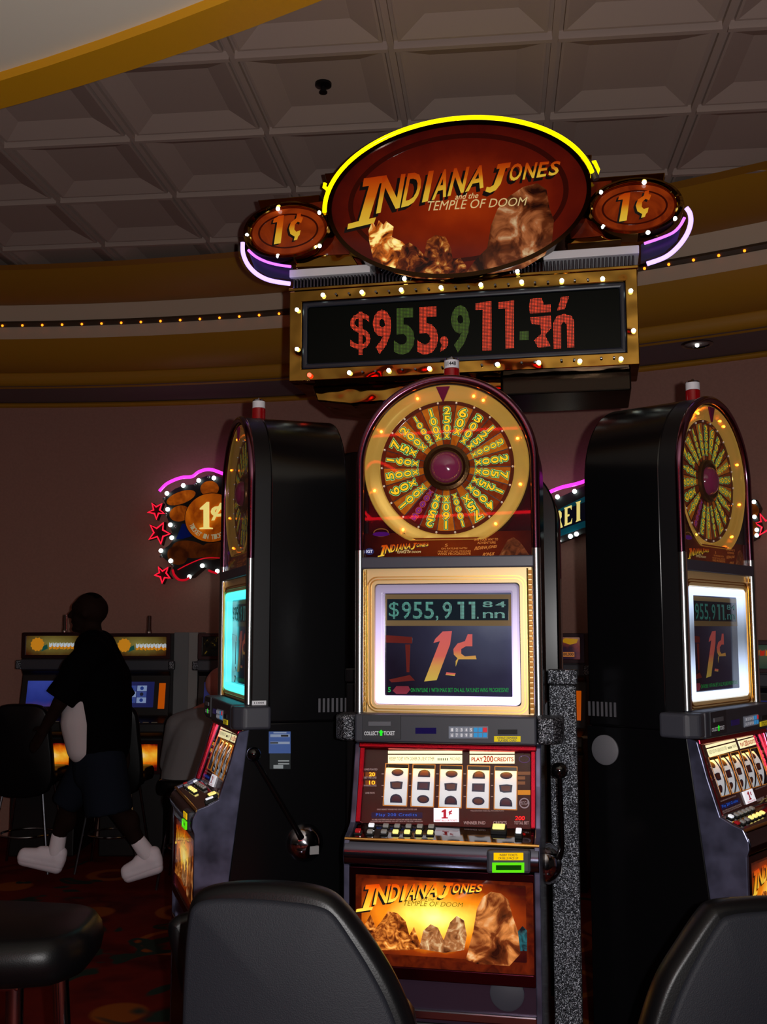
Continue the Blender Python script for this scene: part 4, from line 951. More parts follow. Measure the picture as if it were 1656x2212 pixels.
# title oval
oc = SF.px(987, 437); ROT = math.radians(0)
OV = SF.shift(.03); oA, oB = .497, .300
mb = MB(); mb.prism(OV, ell(oc[0], oc[1], oA, oB, n=96), -.10, 0, smooth=True); ov = mb.build('title_oval', art_mat('oval_print', [(0, (164, 54, 12)), (.3, (132, 36, 10)), (.62, (94, 20, 8)), (.9, (68, 12, 8)), (1, (50, 10, 8))], .42, (oc[0]+.03, 0, oc[1]-.02), (1.75, 0, 2.9), 9, .22), sg)
mb = MB(); mb.ring(OV, ell(oc[0], oc[1]+.006, oA*.86, oB*.86, n=96), ell(oc[0], oc[1]+.004, oA*.82, oB*.80, n=96), 0, .0008); mb.build('oval_ring_print', M('oval_ring_brown', (52, 12, 8), .3, emit=(56, 12, 6), es=.3), ov)
mb = MB(); mb.ring(OV, ell(oc[0], oc[1], oA+.014, oB+.014, n=96), ell(oc[0], oc[1], oA-.003, oB-.003, n=96), -.10, .006, smooth=True); mb.build('oval_rim', M('rim_bronze', (62, 44, 28), .15, 1.), ov)
f = lambda x, y: OV.px(x, y)
lt, sh, sb = MB(), MB(), MB(); logo(OV, f, lt, sh, .001, True, sb)
sh.build('oval_title_shadow', BLKINK, ov); lt.build('oval_title', LOGO, ov); sb.build('oval_subtitle', CREAM, ov)
def oq(l): return [OV.px(x, y) for x, y in l]
mb = MB(); mb.prism(OV, oq([(806, 560), (797, 520), (796, 498), (804, 478), (812, 492), (818, 476), (828, 486), (834, 478), (850, 490), (846, 512), (868, 522), (886, 540), (888, 566), (870, 592), (840, 586), (820, 578)]), .0005, .0012)
mb.build('flame_print', noise_art('flame_print', [(.35, (70, 24, 8)), (.46, (190, 96, 26)), (.56, (250, 226, 130)), (.75, (255, 246, 190))], .72, 16), ov)
mb = MB(); mb.prism(OV, oq([(850, 590), (862, 556), (868, 532), (884, 524), (902, 536), (916, 552), (922, 520), (940, 508), (962, 512), (974, 536), (978, 566), (994, 556), (1006, 574), (1012, 596), (960, 604), (900, 602)]), .0008, .0016)
mb.build('rock_print', noise_art('oval_rock', [(.36, (30, 8, 6)), (.5, (92, 34, 14)), (.6, (160, 84, 30)), (.74, (236, 190, 100))], .5, 26), ov)
mb = MB(); mb.prism(OV, oq([(1006, 590), (1028, 560), (1052, 536), (1060, 488), (1074, 452), (1100, 424), (1130, 404), (1160, 396), (1180, 410), (1186, 448), (1196, 476), (1192, 520), (1176, 552), (1130, 580), (1060, 592)]), .0008, .0016)
mb.build('mesa_print', noise_art('oval_mesa', [(.34, (34, 12, 8)), (.46, (96, 44, 20)), (.58, (170, 100, 56)), (.72, (220, 196, 150))], .42, 9), ov)
# main yellow neon arch and its grey channel
def arcp(a0, a1, ka, kb, y, n=60): return [(oc[0]+(oA+ka)*math.cos(math.radians(a0+(a1-a0)*i/n)), y, oc[1]+(oB+kb)*math.sin(math.radians(a0+(a1-a0)*i/n))) for i in range(n+1)]
mb = MB(); mb.tube(arcp(181, 11, .028, .030, -.225), .0085, 10); mb.build('yellow_neon_arch', YNEON, sg)
mb = MB(); mb.tube(arcp(182, 9, .040, .044, -.18), .013, 8); mb.build('arch_channel', M('channel_grey', (96, 92, 100), .4, .5), sg)
mb = MB()
for a in (172, 120, 90, 55, 24):
    p0 = Vector(arcp(a, a, .028, .030, -.225, 1)[0]); mb.tube([p0+Vector((0, .0, -.012)), p0+Vector((0, .06, -.012))], .006, 6)
mb.build('neon_clip', M('clip_orange', (200, 140, 30), .3), sg)
# rear face: its neon ends show past the oval
mb = MB(); mb.prism(lambda u, v, d: Vector((u, d, v)), ell(oc[0], oc[1], oA, oB), .09, .16, smooth=True); mb.build('rear_oval', M('rear_brown', (40, 16, 10), .4), sg)
for sgn, pl_ in ((1, [(1283, 392), (1291, 366), (1284, 350), (1273, 352), (1268, 362)]), (-1, [(702, 396), (700, 404), (706, 408)])):
    RP_ = Pl((0, .17, 0), X, Zv, SM)
    mb = MB(); mb.tube([RP_(*RP_.px(*p)) for p in pl_], .0085, 8); mb.build('rear_neon_tube', YNEON, sg)
for l in ([(556, 432), (690, 420), (690, 470), (568, 470)], [(1262, 385), (1436, 372), (1432, 410), (1262, 420)], [(700, 374), (735, 372), (730, 420), (712, 420)], [(1208, 340), (1278, 333), (1274, 372), (1220, 380)]):
    RP_ = Pl((0, -.09, 0), X, Zv, SM); mb = MB(); mb.prism(RP_, RP_.pts(l), -.12, 0); mb.build('brass_block', BRASS, sg, bevel=.004)
# wings
NS = len(sg.children)
WR_ = noise_art('wing_print', [(.3, (92, 24, 8)), (.7, (150, 56, 14))], .42, 8)
for cx, cy, rx, ry in ((622, 499, 98, 62), (1370, 448, 108, 62)):
    c_ = SF.px(cx, cy); a_ = SF.px(cx+rx, cy)[0]-c_[0]; b_ = SF.px(cx, cy-ry)[1]-c_[1]
    WPp = Pl((c_[0], -.2, c_[1]), X, Zv, SM)
    mb = MB(); mb.prism(WPp, ell(0, 0, a_*.84, b_*.78), -.06, 0, smooth=True); wd = mb.build('penny_oval', WR_, sg)
    n = 64; vs = []; pr = [(1., -.06), (1., .0), (.97, .018), (.91, .022), (.85, .014), (.80, .0), (.79, -.01)]
    for kk, d in pr:
        for i in range(n): t_ = 2*math.pi*i/n; vs.append(WPp(a_*kk*math.cos(t_), (b_*kk-(1-kk)*.0)*math.sin(t_), d))
    mb = MB(); mb.add(vs, [(i*n+j, i*n+(j+1) % n, (i+1)*n+(j+1) % n, (i+1)*n+j) for i in range(len(pr)-1) for j in range(n)], 0, True); mb.build('brass_ring', BRASS, wd)
    mb = MB(); mb.ring(WPp, ell(0, 0, a_*.67, b_*.60), ell(0, 0, a_*.63, b_*.55), 0, .001); mb.build('oval_line', M('wing_line', (60, 14, 6), .3, emit=(60, 14, 6), es=.25), wd)
    dx, dy = cx-622, cy-499
    w = MB(); s_ = MB(); s0 = rx/98
    one = [(595, 526), (602, 480), (593, 481), (595, 473), (606, 467), (616, 466), (609, 524)]
    cent = [(636, 520), (638, 512), (629, 506), (626, 494), (630, 482), (641, 474), (643, 465), (651, 463), (650, 471), (655, 473), (651, 484), (644, 481), (638, 487), (637, 497), (641, 502), (650, 499), (648, 509), (645, 512), (643, 518)]
    for sh_ in (one, cent):
        m_ = [WPp.px(cx+(x-622)*s0*1.05-2, cy+(y-499)*1.04+(2 if cx > 1000 else 0)-(x-622)*.05) for x, y in sh_]
        polyg(w, WPp, m_, .0025); polyg(s_, WPp, [(u-.009, v-.006) for u, v in m_], .0015)
    s_.build('penny_shadow', BLKINK, wd); w.build('penny_lettering', LOGO, wd)
# red panels joining the ovals
RPN = noise_art('join_panel_print', [(.3, (70, 18, 8)), (.7, (108, 34, 10))], .3, 8)
JP = Pl((0, -.165, 0), X, Zv, SM)
for l in ([(660, 440), (716, 432), (735, 470), (800, 570), (700, 562), (660, 560)], [(1255, 396), (1320, 390), (1330, 505), (1225, 518), (1256, 470)]):
    mb = MB(); mb.prism(JP, JP.pts(l), -.03, 0); mb.build('join_panel', RPN, sg)
for l in ([(690, 553), (760, 550), (775, 575), (640, 580), (640, 568)], [(1222, 518), (1340, 508), (1342, 520), (1225, 530)]):
    mb = MB(); mb.prism(JP, JP.pts(l), -.1, .01); mb.build('brass_shelf', BRASS, sg, bevel=.003)
# violet neon loops
def ntube(l, r, mat, nm, y=-.215):
    P = Pl((0, y, 0), X, Zv, SM); q = spline([P(*P.px(*p)) for p in l], 6); mb = MB(); mb.tube(q, r, 8); return mb.build(nm, mat, sg)
ntube([(524, 524), (525, 548), (536, 573), (556, 593), (584, 606), (626, 613)], .009, PNEON, 'violet_neon')
ntube([(536, 540), (552, 554), (574, 565), (600, 572), (628, 576)], .0055, PNEON2, 'lilac_neon')
ntube([(1482, 449), (1490, 462), (1491, 483), (1482, 508), (1462, 535), (1435, 556), (1397, 570)], .009, PNEON, 'violet_neon')
ntube([(1478, 470), (1468, 488), (1452, 503), (1424, 515), (1391, 526)], .0055, PNEON2, 'lilac_neon')
PB = Pl((0, -.17, 0), X, Zv, SM)
for l in ([(535, 540), (632, 578), (632, 604), (580, 598), (550, 580)], [(1384, 528), (1470, 492), (1462, 520), (1435, 545), (1384, 565)]):
    mb = MB(); mb.prism(PB, PB.pts(l), -.03, 0); mb.build('neon_backing', M('backing_navy', (26, 22, 60), .3), sg)
# bulbs
blist = [(697, 637), (781, 631), (866, 626), (952, 621), (1038, 615), (1126, 609), (1213, 606), (1301, 602), (641, 669), (641, 754), (754, 805), (839, 800), (927, 796), (1074, 787), (1163, 783), (1252, 780), (1341, 775), (1362, 628), (1368, 714), (600, 451), (690, 459), (533, 508), (690, 531), (600, 553), (1297, 415), (1391, 394), (1457, 472), (1302, 490), (1399, 502), (873, 602), (1117, 586)]
BPl = Pl((0, -.215, 0), X, Zv, SM)
for x, y in blist:
    mb = MB(); mb.ball(BPl(*BPl.px(x, y)), .0085, 10); mb.build('bulb', BULB, sg)
mb = MB(); mb.ball(BPl(*BPl.px(668, 810)), .009, 10); mb.build('bulb', M('red_bulb', (255, 120, 100), .3, emit=(255, 60, 40), es=6.), sg, label='red bulb at the lower left corner')
mb = MB()
for i in range(7):
    for x, y, dx, dy in ((725, 635, 86, -5), (782, 803, 86, -5)):
        for o_ in (0, 28): mb.ball(BPl(*BPl.px(x+i*dx+o_, y+i*dy-o_*.05)), .005, 6)
mb.build('unlit_bulbs', BULBOFF, sg)

# ---------------------------------------------------------------- wall sign behind
def wallhit(x, y, off=.1):
    d = ray(x, y); R_ = WR-off
    ox, oy = -WCX, -WCY
    A = d.x**2+d.y**2; B = 2*(ox*d.x+oy*d.y); Cc = ox*ox+oy*oy-R_*R_
    t = (-B+math.sqrt(B*B-4*A*Cc))/(2*A); return CAMP+d*t
def wallplane(x, y, off=.1):
    p = wallhit(x, y, off); n = Vector((WCX-p.x, WCY-p.y, 0)).normalized(); u = Vector((0, 0, 1)).cross(n)
    return Pl(p, u, Zv)
ws = thing('neon_wall_sign', 'neon sign of penny coins, ribbon and red stars on the back wall', 'sign', wallhit(430, 1135, .01))
ws_inv = Matrix.Translation(-ws.location)
def wbuild(mb, nm, mats, par=None, bevel=0.):
    mb.v = [tuple(Vector(v)-ws.location) for v in mb.v]; return mb.build(nm, mats, par or ws, bevel=bevel)
WP = wallplane(430, 1135, .12)
def wc(l): return WP.pts([(310+x/7.628, 990+y/7.628) for x, y in l])
SBLK = M('sign_face_black', (10, 8, 10), .5)
board = [(330, 690), (400, 590), (520, 500), (680, 440), (830, 430), (930, 330), (1060, 280), (1200, 290), (1500, 360), (1900, 500), (1900, 1500), (1500, 1800), (1230, 1880), (980, 1790), (780, 1960), (600, 1990), (500, 1880), (480, 1760), (300, 1620), (280, 1530), (420, 1430), (500, 1330), (440, 1130), (380, 950), (390, 800)]
mb = MB(); mb.prism(WP, wc(board), -.10, 0); wbuild(mb, 'coin_board', SBLK)
COIN = noise_art('copper_coin_print', [(.3, (112, 44, 6)), (.6, (176, 84, 12)), (.8, (210, 120, 30))], .42, 9)
COIND = noise_art('dark_coin_print', [(.3, (54, 20, 6)), (.6, (92, 40, 10)), (.8, (120, 56, 14))], .3, 9)
for cx, cy, rx, ry, ro, dk in ((620, 650, 245, 100, 18, 0), (600, 910, 170, 130, 10, 0), (1090, 500, 150, 125, 0, 0), (760, 1500, 290, 140, -10, 1), (560, 1600, 170, 150, -30, 1), (1150, 1520, 220, 150, 10, 1)):
    c_ = wc([(cx, cy)])[0]; a_ = wc([(cx+rx, cy)])[0][0]-c_[0]; b_ = c_[1]-wc([(cx, cy+ry)])[0][1]
    mb = MB(); mb.prism(WP, ell(c_[0], c_[1], a_, b_, math.radians(ro), 32), 0, .006+.004*random.random(), smooth=True); wbuild(mb, 'small_coin', COIND if dk else COIN)
c_ = wc([(1130, 980)])[0]; a_ = wc([(1130+435, 980)])[0][0]-c_[0]; b_ = c_[1]-wc([(1130, 980+400)])[0][1]
mb = MB(); mb.prism(WP, ell(c_[0], c_[1], a_*1.03, b_*1.03), 0, .014, 1); mb.prism(WP, ell(c_[0], c_[1], a_, b_), .014, .018, 0); cn = wbuild(mb, 'penny_coin', [noise_art('big_coin_print', [(.3, (128, 48, 4)), (.55, (190, 92, 10)), (.8, (226, 140, 30))], .5, 5), SBLK])
mb = MB(); mb.prism(WP, wc([(640, 1080), (720, 1080), (800, 1280), (640, 1330), (540, 1330)]), 0, .005); wbuild(mb, 'blue_ribbon', M('ribbon_blue', (8, 22, 84), .4, emit=(8, 22, 90), es=.25))
PALE = M('pale_yellow_letter', (240, 222, 130), .4, emit=(245, 226, 130), es=.75)
mb = MB(); mb.prism(WP, wc([(940, 1170), (940, 1150), (1005, 1140), (1005, 850), (945, 850), (945, 830), (1060, 725), (1095, 725), (1095, 1140), (1155, 1150), (1155, 1170)]), .018, .028)
text(mb, WP, '¢', [wc([p])[0] for p in ((1125, 1030), (1330, 1030), (1330, 740), (1125, 740))], .028, offset=.03); wbuild(mb, 'penny_price', PALE)
mb = MB(); st_ = 'TICKET IN TICKET OUT'
for i, ch in enumerate(st_):
    if ch == ' ': continue
    t_ = math.radians(202+i*7.2); ct, stt = math.cos(t_+math.pi/2), math.sin(t_+math.pi/2)
    bx_, by_ = c_[0]+a_*.80*math.cos(t_), c_[1]+b_*.80*math.sin(t_); hh = .018
    text(mb, lambda u, v, d: WP(bx_+u*ct-v*stt, by_+u*stt+v*ct, d), ch, rq(-.011, -hh, .011, hh), .019, offset=.02)
wbuild(mb, 'coin_lettering', M('coin_letter_grey', (190, 180, 140), .4, emit=(190, 180, 140), es=.4))
def wtube(P, l, r_, mat, nm, d=.03, closed=False, sm=True):
    q = [P(u, v, d) for u, v in l]; q = spline(q, 6) if sm else q
    mb = MB(); mb.tube(q, r_, 8, closed=closed); return wbuild(mb, nm, mat)
wtube(WP, wc([(285, 548), (390, 440), (520, 370), (660, 325), (820, 310), (920, 240), (1040, 198), (1150, 200), (1260, 236), (1500, 330)]), .0125, PINK, 'pink_neon')
def star(P, cx, cy, pts):
    return pts
STAR = [([(140, 740), (205, 800), (300, 750), (265, 850), (340, 910), (245, 905), (210, 1000), (180, 910), (70, 890), (165, 850)]), ([(110, 1100), (215, 1155), (325, 1065), (315, 1180), (435, 1245), (320, 1285), (285, 1410), (225, 1290), (90, 1335), (170, 1225)]), ([(245, 1795), (310, 1860), (400, 1800), (370, 1890), (435, 1975), (345, 1965), (305, 2055), (275, 1955), (180, 1925), (260, 1885)])]
for l in STAR:
    wtube(WP, wc(l), .0065, RNEON, 'star_neon', .0, True, False)
    c2 = wc([(sum(p[0] for p in l)/10, sum(p[1] for p in l)/10)])[0]
    mb = MB(); mb.prism(WP, [(c2[0]+(u-c2[0])*1.12, c2[1]+(v-c2[1])*1.12) for u, v in wc(l)], -.06, -.02); wbuild(mb, 'star_board', SBLK)
RD2 = M('dim_red_neon', (200, 20, 40), .3, emit=(210, 14, 34), es=.6)
wtube(WP, wc([(500, 1840), (530, 1930), (600, 2000), (700, 2010), (780, 1970)]), .009, RD2, 'red_neon')
wtube(WP, wc([(570, 1840), (700, 1770), (830, 1710), (960, 1660), (1090, 1640), (1260, 1645)]), .004, RD2, 'red_neon', .012)
wtube(WP, wc([(1090, 1850), (1150, 1875), (1230, 1900)]), .008, RD2, 'red_neon')
for x, y, s_ in ((667, 453, 1), (920, 370, 1), (1170, 330, 1), (398, 583, 1), (410, 845, 1), (455, 1100, 1), (478, 1312, 1), (300, 1525, 1), (460, 1692, 1), (980, 1772, 1), (1226, 1862, 1), (768, 1953, 1), (868, 438, .6), (1085, 310, .6), (352, 672, .7), (383, 935, .7), (545, 1128, .7), (305, 1618, .6), (492, 1770, .6)):
    mb = MB(); mb.ball(WP(*wc([(x, y)])[0], .018), .0165*(1 if s_ == 1 else .75), 10); wbuild(mb, 'bulb', BULB if s_ == 1 else BULBOFF)
# ribbon between the coin boards
BP = wallplane(1225, 1110, .12)
mb = MB()
def bs(l): return BP.pts(l)
mb.prism(BP, bs([(1100, 1060), (1180, 1056), (1192, 1082), (1260, 1050), (1340, 1020), (1440, 1010), (1440, 1130), (1340, 1140), (1260, 1152), (1200, 1176), (1180, 1150), (1100, 1150)]), -.06, 0); wbuild(mb, 'ribbon_board', SBLK)
mb = MB(); mb.prism(BP, bs([(1110, 1068), (1182, 1066), (1192, 1100), (1200, 1104), (1260, 1074), (1340, 1042), (1430, 1035), (1430, 1120), (1340, 1126), (1260, 1140), (1200, 1162), (1184, 1132), (1110, 1136)]), 0, .006, 0)
mb.prism(BP, bs([(1192, 1112), (1260, 1086), (1340, 1056), (1430, 1048), (1430, 1104), (1340, 1112), (1260, 1126), (1196, 1150)]), .006, .008, 1); wbuild(mb, 'ribbon_face', [M('ribbon_teal', (10, 74, 88), .4, emit=(8, 76, 92), es=.3), M('ribbon_navy', (8, 16, 40), .4, emit=(8, 14, 40), es=.15)])
mb = MB()
def R_(x0, x1, y0, y1, sh=-.38): return lambda a, b: BP.px(x0+a*(x1-x0), y1+b*(y0-y1)+sh*a*(x1-x0)-b*0)
fR = R_(1197, 1214, 1108, 1146)
mb.prism(BP, [fR(*p) for p in ((0, 0), (.5, 0), (.4, .08), (.4, .45), (.55, .45), (.8, .0), (1.1, 0), (.8, .48), (.95, .62), (.95, .85), (.75, 1), (0, 1), (.1, .92), (.1, .08))], .008, .016)
fE = R_(1219, 1236, 1098, 1137)
mb.prism(BP, [fE(*p) for p in ((0, 0), (.95, 0), (1, .28), (.85, .1), (.4, .08), (.4, .46), (.65, .46), (.65, .56), (.4, .56), (.4, .92), (.8, .9), (.92, .75), (.95, 1), (0, 1), (.1, .92), (.1, .08))], .008, .016)
fI = R_(1244, 1262, 1086, 1128)
mb.prism(BP, [fI(*p) for p in ((0, 0), (.6, 0), (.5, .08), (.5, .92), (.6, 1), (0, 1), (.12, .92), (.12, .08))], .008, .016)
fM = R_(1160, 1174, 1078, 1118, 0)
mb.prism(BP, [fM(*p) for p in ((0, 0), (.15, 0), (.2, .7), (.5, 0), (.8, .7), (.85, 0), (1, 0), (1, 1), (.75, 1), (.5, .4), (.25, 1), (0, 1))], .008, .016)
wbuild(mb, 'ribbon_letters', PALE)
for l in ([(1182, 1067), (1215, 1054), (1255, 1044), (1330, 1016)], [(1120, 1036), (1172, 1040)]): wtube(BP, BP.pts(l), .0125, PINK, 'pink_neon')
for x, y in ((1205, 1074), (1242, 1062), (1208, 1169), (1246, 1154), (1233, 1159), (1168, 1056), (1169, 1146)):
    mb = MB(); mb.ball(BP(*BP.px(x, y), .018), .0155, 10); wbuild(mb, 'bulb', BULB)
wtube(BP, BP.pts([(1164, 1158), (1172, 1166), (1166, 1180), (1172, 1186)]), .006, RD2, 'red_neon')
RPp = wallplane(1618, 1130, .12)
mb = MB(); mb.prism(RPp, RPp.pts([(1540, 1070), (1600, 1076), (1630, 1078), (1640, 1096), (1634, 1112), (1643, 1140), (1634, 1160), (1612, 1172), (1540, 1180)]), -.10, 0); wbuild(mb, 'coin_board', SBLK)
for cx, cy, rx, ry in ((1614, 1104, 22, 18), (1614, 1142, 20, 18), (1580, 1120, 22, 22)):
    c3 = RPp.px(cx, cy); mb = MB(); mb.prism(RPp, ell(c3[0], c3[1], rx/320, ry/320, 0, 32), 0, .008, smooth=True); wbuild(mb, 'small_coin', COIND)
for x, y in ((1629, 1085), (1630, 1117), (1635, 1145), (1614, 1168), (1635, 1157)):
    mb = MB(); mb.ball(RPp(*RPp.px(x, y), .018), .013, 10); wbuild(mb, 'bulb', BULB)
wtube(RPp, RPp.pts([(1641, 1110), (1653, 1125), (1672, 1119), (1664, 1134), (1674, 1150), (1656, 1146), (1640, 1156), (1645, 1139), (1630, 1130), (1643, 1127)]), .0055, RNEON, 'star_neon', .0, True, False)
wtube(RPp, RPp.pts([(1600, 1196), (1607, 1203)]), .006, RD2, 'red_neon')

# ---------------------------------------------------------------- neon sign behind the viewer, seen mirrored in the machine glasses
ns = thing('neon_sign', 'red and green neon sign behind the viewer, mirrored in the machine glass', 'sign', (-1.6, -2.1, 0))
NR = M('bright_red_neon', (255, 40, 50), .3, emit=(255, 16, 30), es=11.); NG = M('green_neon', (60, 255, 170), .3, emit=(30, 240, 150), es=9.)
mb = MB(); mb.box(-1.7, 1.9, -.12, -.06, 2.2, 3.5); mb.build('sign_board', BLK, ns)
for x in (-1.2, 1.4):
    mb = MB(); mb.tube([(x, -.09, 0), (x, -.09, 2.25)], .04, 12); mb.build('sign_post', DK, ns)
for l, m_ in (([(-1.6, 2.50), (1.7, 2.50)], NR), ([(-1.6, 3.22), (-.2, 3.22), (1.7, 3.16)], NR), ([(-.75, 2.5), (-1.0, 2.75), (-1.2, 2.9), (-1.28, 2.8), (-1.1, 2.62), (-.8, 2.5)], NR), ([(-1.0, 2.42), (-1.15, 2.5), (-1.3, 2.5), (-1.3, 2.42), (-1.1, 2.4)], NG), ([(-.5, 2.9), (-.72, 3.0), (-.9, 2.86), (-1.2, 2.84)], NR)):
    q = spline([(x, -.02, z) for x, z in l], 8) if len(l) > 2 else [(x, -.02, z) for x, z in l]
    mb = MB(); mb.tube(q, .012, 8); mb.build('neon_tube', m_, ns)

# ---------------------------------------------------------------- background slot machines
BGK = M('background_cabinet', (20, 16, 17), .4); BGW = M('background_wine', (48, 14, 18), .3, .3)
def bg_machine(x0, x1, ytop, Y, label, art, belly, candle=True, shelf=True, screen=None, yaw=0.):
    a = atY(x0, ytop, Y); b = atY(x1, ytop, Y); w_ = (b-a).length; mid = (a+b)/2; H = a.z; hw = w_/2
    r = thing('slot_machine', label, 'slot machine', (mid.x, mid.y, 0), yaw, 'upright slot machines along the back wall')
    P = Pl((0, 0, 0), X, Zv); S_ = lambda u, v, d: Vector((d, u, v))
    mb = MB(); mb.prism(S_, [(.4, 0), (.4, H), (.0, H), (0, H-.27), (.03, H-.30), (-.04, H-.58), (-.16, H-.62), (-.17, H-.68), (-.12, H-.72), (-.12, 0)], -hw, hw); mb.build('cabinet', BGK, r, bevel=.008)
    mb = MB(); mb.ring(P, rrect(-hw, H-.185, hw, H, .01), rrect(-hw+.03, H-.16, hw-.03, H-.025, .005), 0, .012); mb.build('top_frame', BGW, r, bevel=.004)
    mb = MB(); mb.rect(P, -hw+.03, H-.16, hw-.03, H-.025, 0, .004); tg_ = mb.build('top_glass', art, r)
    if shelf:
        mb = MB(); mb.box(-hw, hw, -.03, .02, H-.262, H-.19); mb.build('control_shelf', GREYP, r, bevel=.006)
        for s_ in (-1, 1):
            mb = MB(); x = s_*(hw+.012); mb.box(x-.022, x+.022, -.035, .02, H-.26, H-.195); mb.build('end_cap', SPECK, r, bevel=.008)
    va, vb = Vector((0, .022, H-.305)), Vector((0, -.03, H-.55)); SP_ = Pl(vb, X, va-vb); Ls = (va-vb).length
    if screen:
        mb = MB(); mb.rect(SP_, -hw+.05, .03, hw-.11, Ls-.04, .0, .008); scn = mb.build('screen', screen[0], r)
        if len(screen) > 1:
            mb = MB(); cw = (2*hw-.16-.06)/3
            for i in range(3):
                for j in range(3):
                    mb.rect(SP_, -hw+.065+i*cw, .06+j*.042, -hw+.065+i*cw+cw*.92, .06+j*.042+.039, .008, .010, (i+j) % 2)
                    q = (-hw+.065+i*cw+cw*.46, .0795+j*.042); mb.prism(SP_, ell(q[0], q[1], .013, .013, n=12), .010, .012, 2+(i*2+j) % 2)
            mb.build('symbol_grid', screen[1:], scn)
    mb = MB(); mb.rect(SP_, hw-.075, .02, hw-.03, Ls-.05, 0, .008); mb.build('side_pay_strip', M('pay_strip_orange', (150, 66, 8), .3, emit=(210, 90, 6), es=.5), r)
    mb = MB(); mb.box(-hw+.01, hw-.01, -.125, -.11, H-.97, H-.74)
    mb.build('belly_frame', BGW, r, bevel=.004)
    mb = MB(); mb.box(-hw+.05, hw-.05, -.13, -.12, H-.945, H-.765); mb.build('belly_glass', belly, r)
    mb = MB()
    for i in range(6): mb.box(-hw+.05+i*.06, -hw+.09+i*.06, -.15, -.11, H-.624, H-.612)
    mb.build('button_row', M('bg_button', (150, 140, 120), .4), r)
    if candle:
        mb = MB(); mb.lathe(lambda u, v, d: Vector((.03+u, .15+v, H+d)), [(.022, -.005), (.022, .02), (.018, .025), (.018, .12), (.012, .128), (.0001, .13)], 16); mb.build('candle_lamp', M('candle_chrome', (190, 185, 190), .15, 1.), r)
    return r, tg_, hw, H
def mosaic(nm, stops, es, sc): return noise_art(nm, stops, es, sc)
ART1 = art_mat('golden_topper_print', [(0, (150, 140, 70)), (.5, (110, 96, 44)), (.85, (80, 50, 20)), (1, (60, 20, 12))], .42, (0, 0, 1.45), (3.5, 0, 9), 14, .2)
BEL1 = art_mat('golden_belly_print', [(0, (250, 226, 170)), (.3, (240, 180, 50)), (.6, (220, 110, 10)), (.9, (120, 20, 6)), (1, (60, 8, 4))], .75, (.02, 0, .68), (3., 0, 11), 20, .25)
SCA = art_mat('blue_screen', [(0, (70, 90, 200)), (.5, (46, 62, 160)), (.8, (110, 70, 130)), (1, (150, 40, 110))], .34, (-.05, 0, 1.2), (1.5, 0, 3.4), 12, .15)
SCB = M('screen_indigo', (40, 44, 110), .3, emit=(40, 46, 110), es=.3)
GR = [M('grid_pale', (150, 170, 215), .3, emit=(150, 175, 220), es=.4), M('grid_blue', (70, 90, 160), .3, emit=(70, 90, 170), es=.35), M('grid_round_blue', (40, 60, 150), .3, emit=(40, 70, 160), es=.35), M('grid_round_dark', (40, 40, 60), .3, emit=(40, 40, 70), es=.3)]
m1 = bg_machine(49, 184, 1366, 7.45, 'upright slot machine on the far left behind the walking man', ART1, BEL1, screen=[SCA])
m2 = bg_machine(236, 369, 1368, 7.45, 'upright slot machine behind the walking man, second from the left', ART1, BEL1, screen=[SCB]+GR)
SUNM = M('sun_disc', (200, 130, 30), .4, emit=(215, 140, 30), es=.5); PET = M('chunky_white', (200, 210, 220), .4, emit=(200, 215, 225), es=.5); GRN = M('leaf_green', (30, 90, 80), .4, emit=(30, 90, 80), es=.35); ORG = M('chunky_orange', (220, 140, 20), .4, emit=(225, 140, 20), es=.5)
for r_, tg_, hw, H in (m1, m2):
    P = Pl((0, -.004, 0), X, Zv); mb = MB(); cx, cz_ = -hw+.11, H-.085
    mb.prism(P, [(cx+(.05 if i % 2 else .043)*math.cos(i*math.pi/12), cz_+(.05 if i % 2 else .043)*math.sin(i*math.pi/12)) for i in range(24)], 0, .003, 0)
    mb.prism(P, [(cx+.03, cz_-.05), (cx+.075, cz_-.03), (cx+.07, cz_+.0), (cx+.045, cz_-.01)], .0, .004, 1); mb.build('flower_print', [SUNM, GRN], tg_)
    mb = MB()
    for i in range(9):
        x = cx+.085+i*.026; k = random.uniform(-.006, .006)
        mb.prism(P, [(x, cz_-.032+k), (x+.02, cz_-.034-k), (x+.024, cz_-.006), (x+.012, cz_-.018), (x+.002, cz_-.004)], 0, .003, 1)
        mb.prism(P, [(x, cz_-.012+k), (x+.012, cz_-.020), (x+.022, cz_-.01-k), (x+.02, cz_+.012), (x+.008, cz_+.004), (x, cz_+.014)], 0, .004, 0)
    mb.build('chunky_print', [PET, ORG], tg_)
DARKART = noise_art('dark_topper_print', [(.4, (8, 8, 8)), (.6, (20, 16, 12)), (.72, (150, 120, 40))], .35, 14)
bg_machine(428, 560, 1368, 7.4, 'upright slot machine with dark topper glass beside the seated person', DARKART, BEL1, False, screen=[SCB])
FLAG = art_mat('patriotic_topper_print', [(0, (26, 26, 60)), (.5, (50, 30, 40)), (.8, (130, 60, 50)), (1, (150, 110, 90))], .4, (-.05, 0, 1.4), (4, 0, 9), 20, .25)
r4, tg4, hw4, H4 = bg_machine(1158, 1262, 1368, 6.5, 'upright slot machine with flag topper glass between centre and right machines', FLAG, BEL1, False, screen=[SCB], yaw=math.radians(-20))
P = Pl((0, -.004, 0), X, Zv); mb = MB(); mb.rect(P, .0, H4-.145, .085, H4-.115, 0, .004, 0); text(mb, P, '200,000', rq(.006, H4-.14, .08, H4-.12), .005, 1, offset=.02); mb.prism(P, [(-.0, H4-.05), (.03, H4-.03), (.11, H4-.035), (.10, H4-.06), (.06, H4-.07), (.03, H4-.06)], 0, .003, 2)
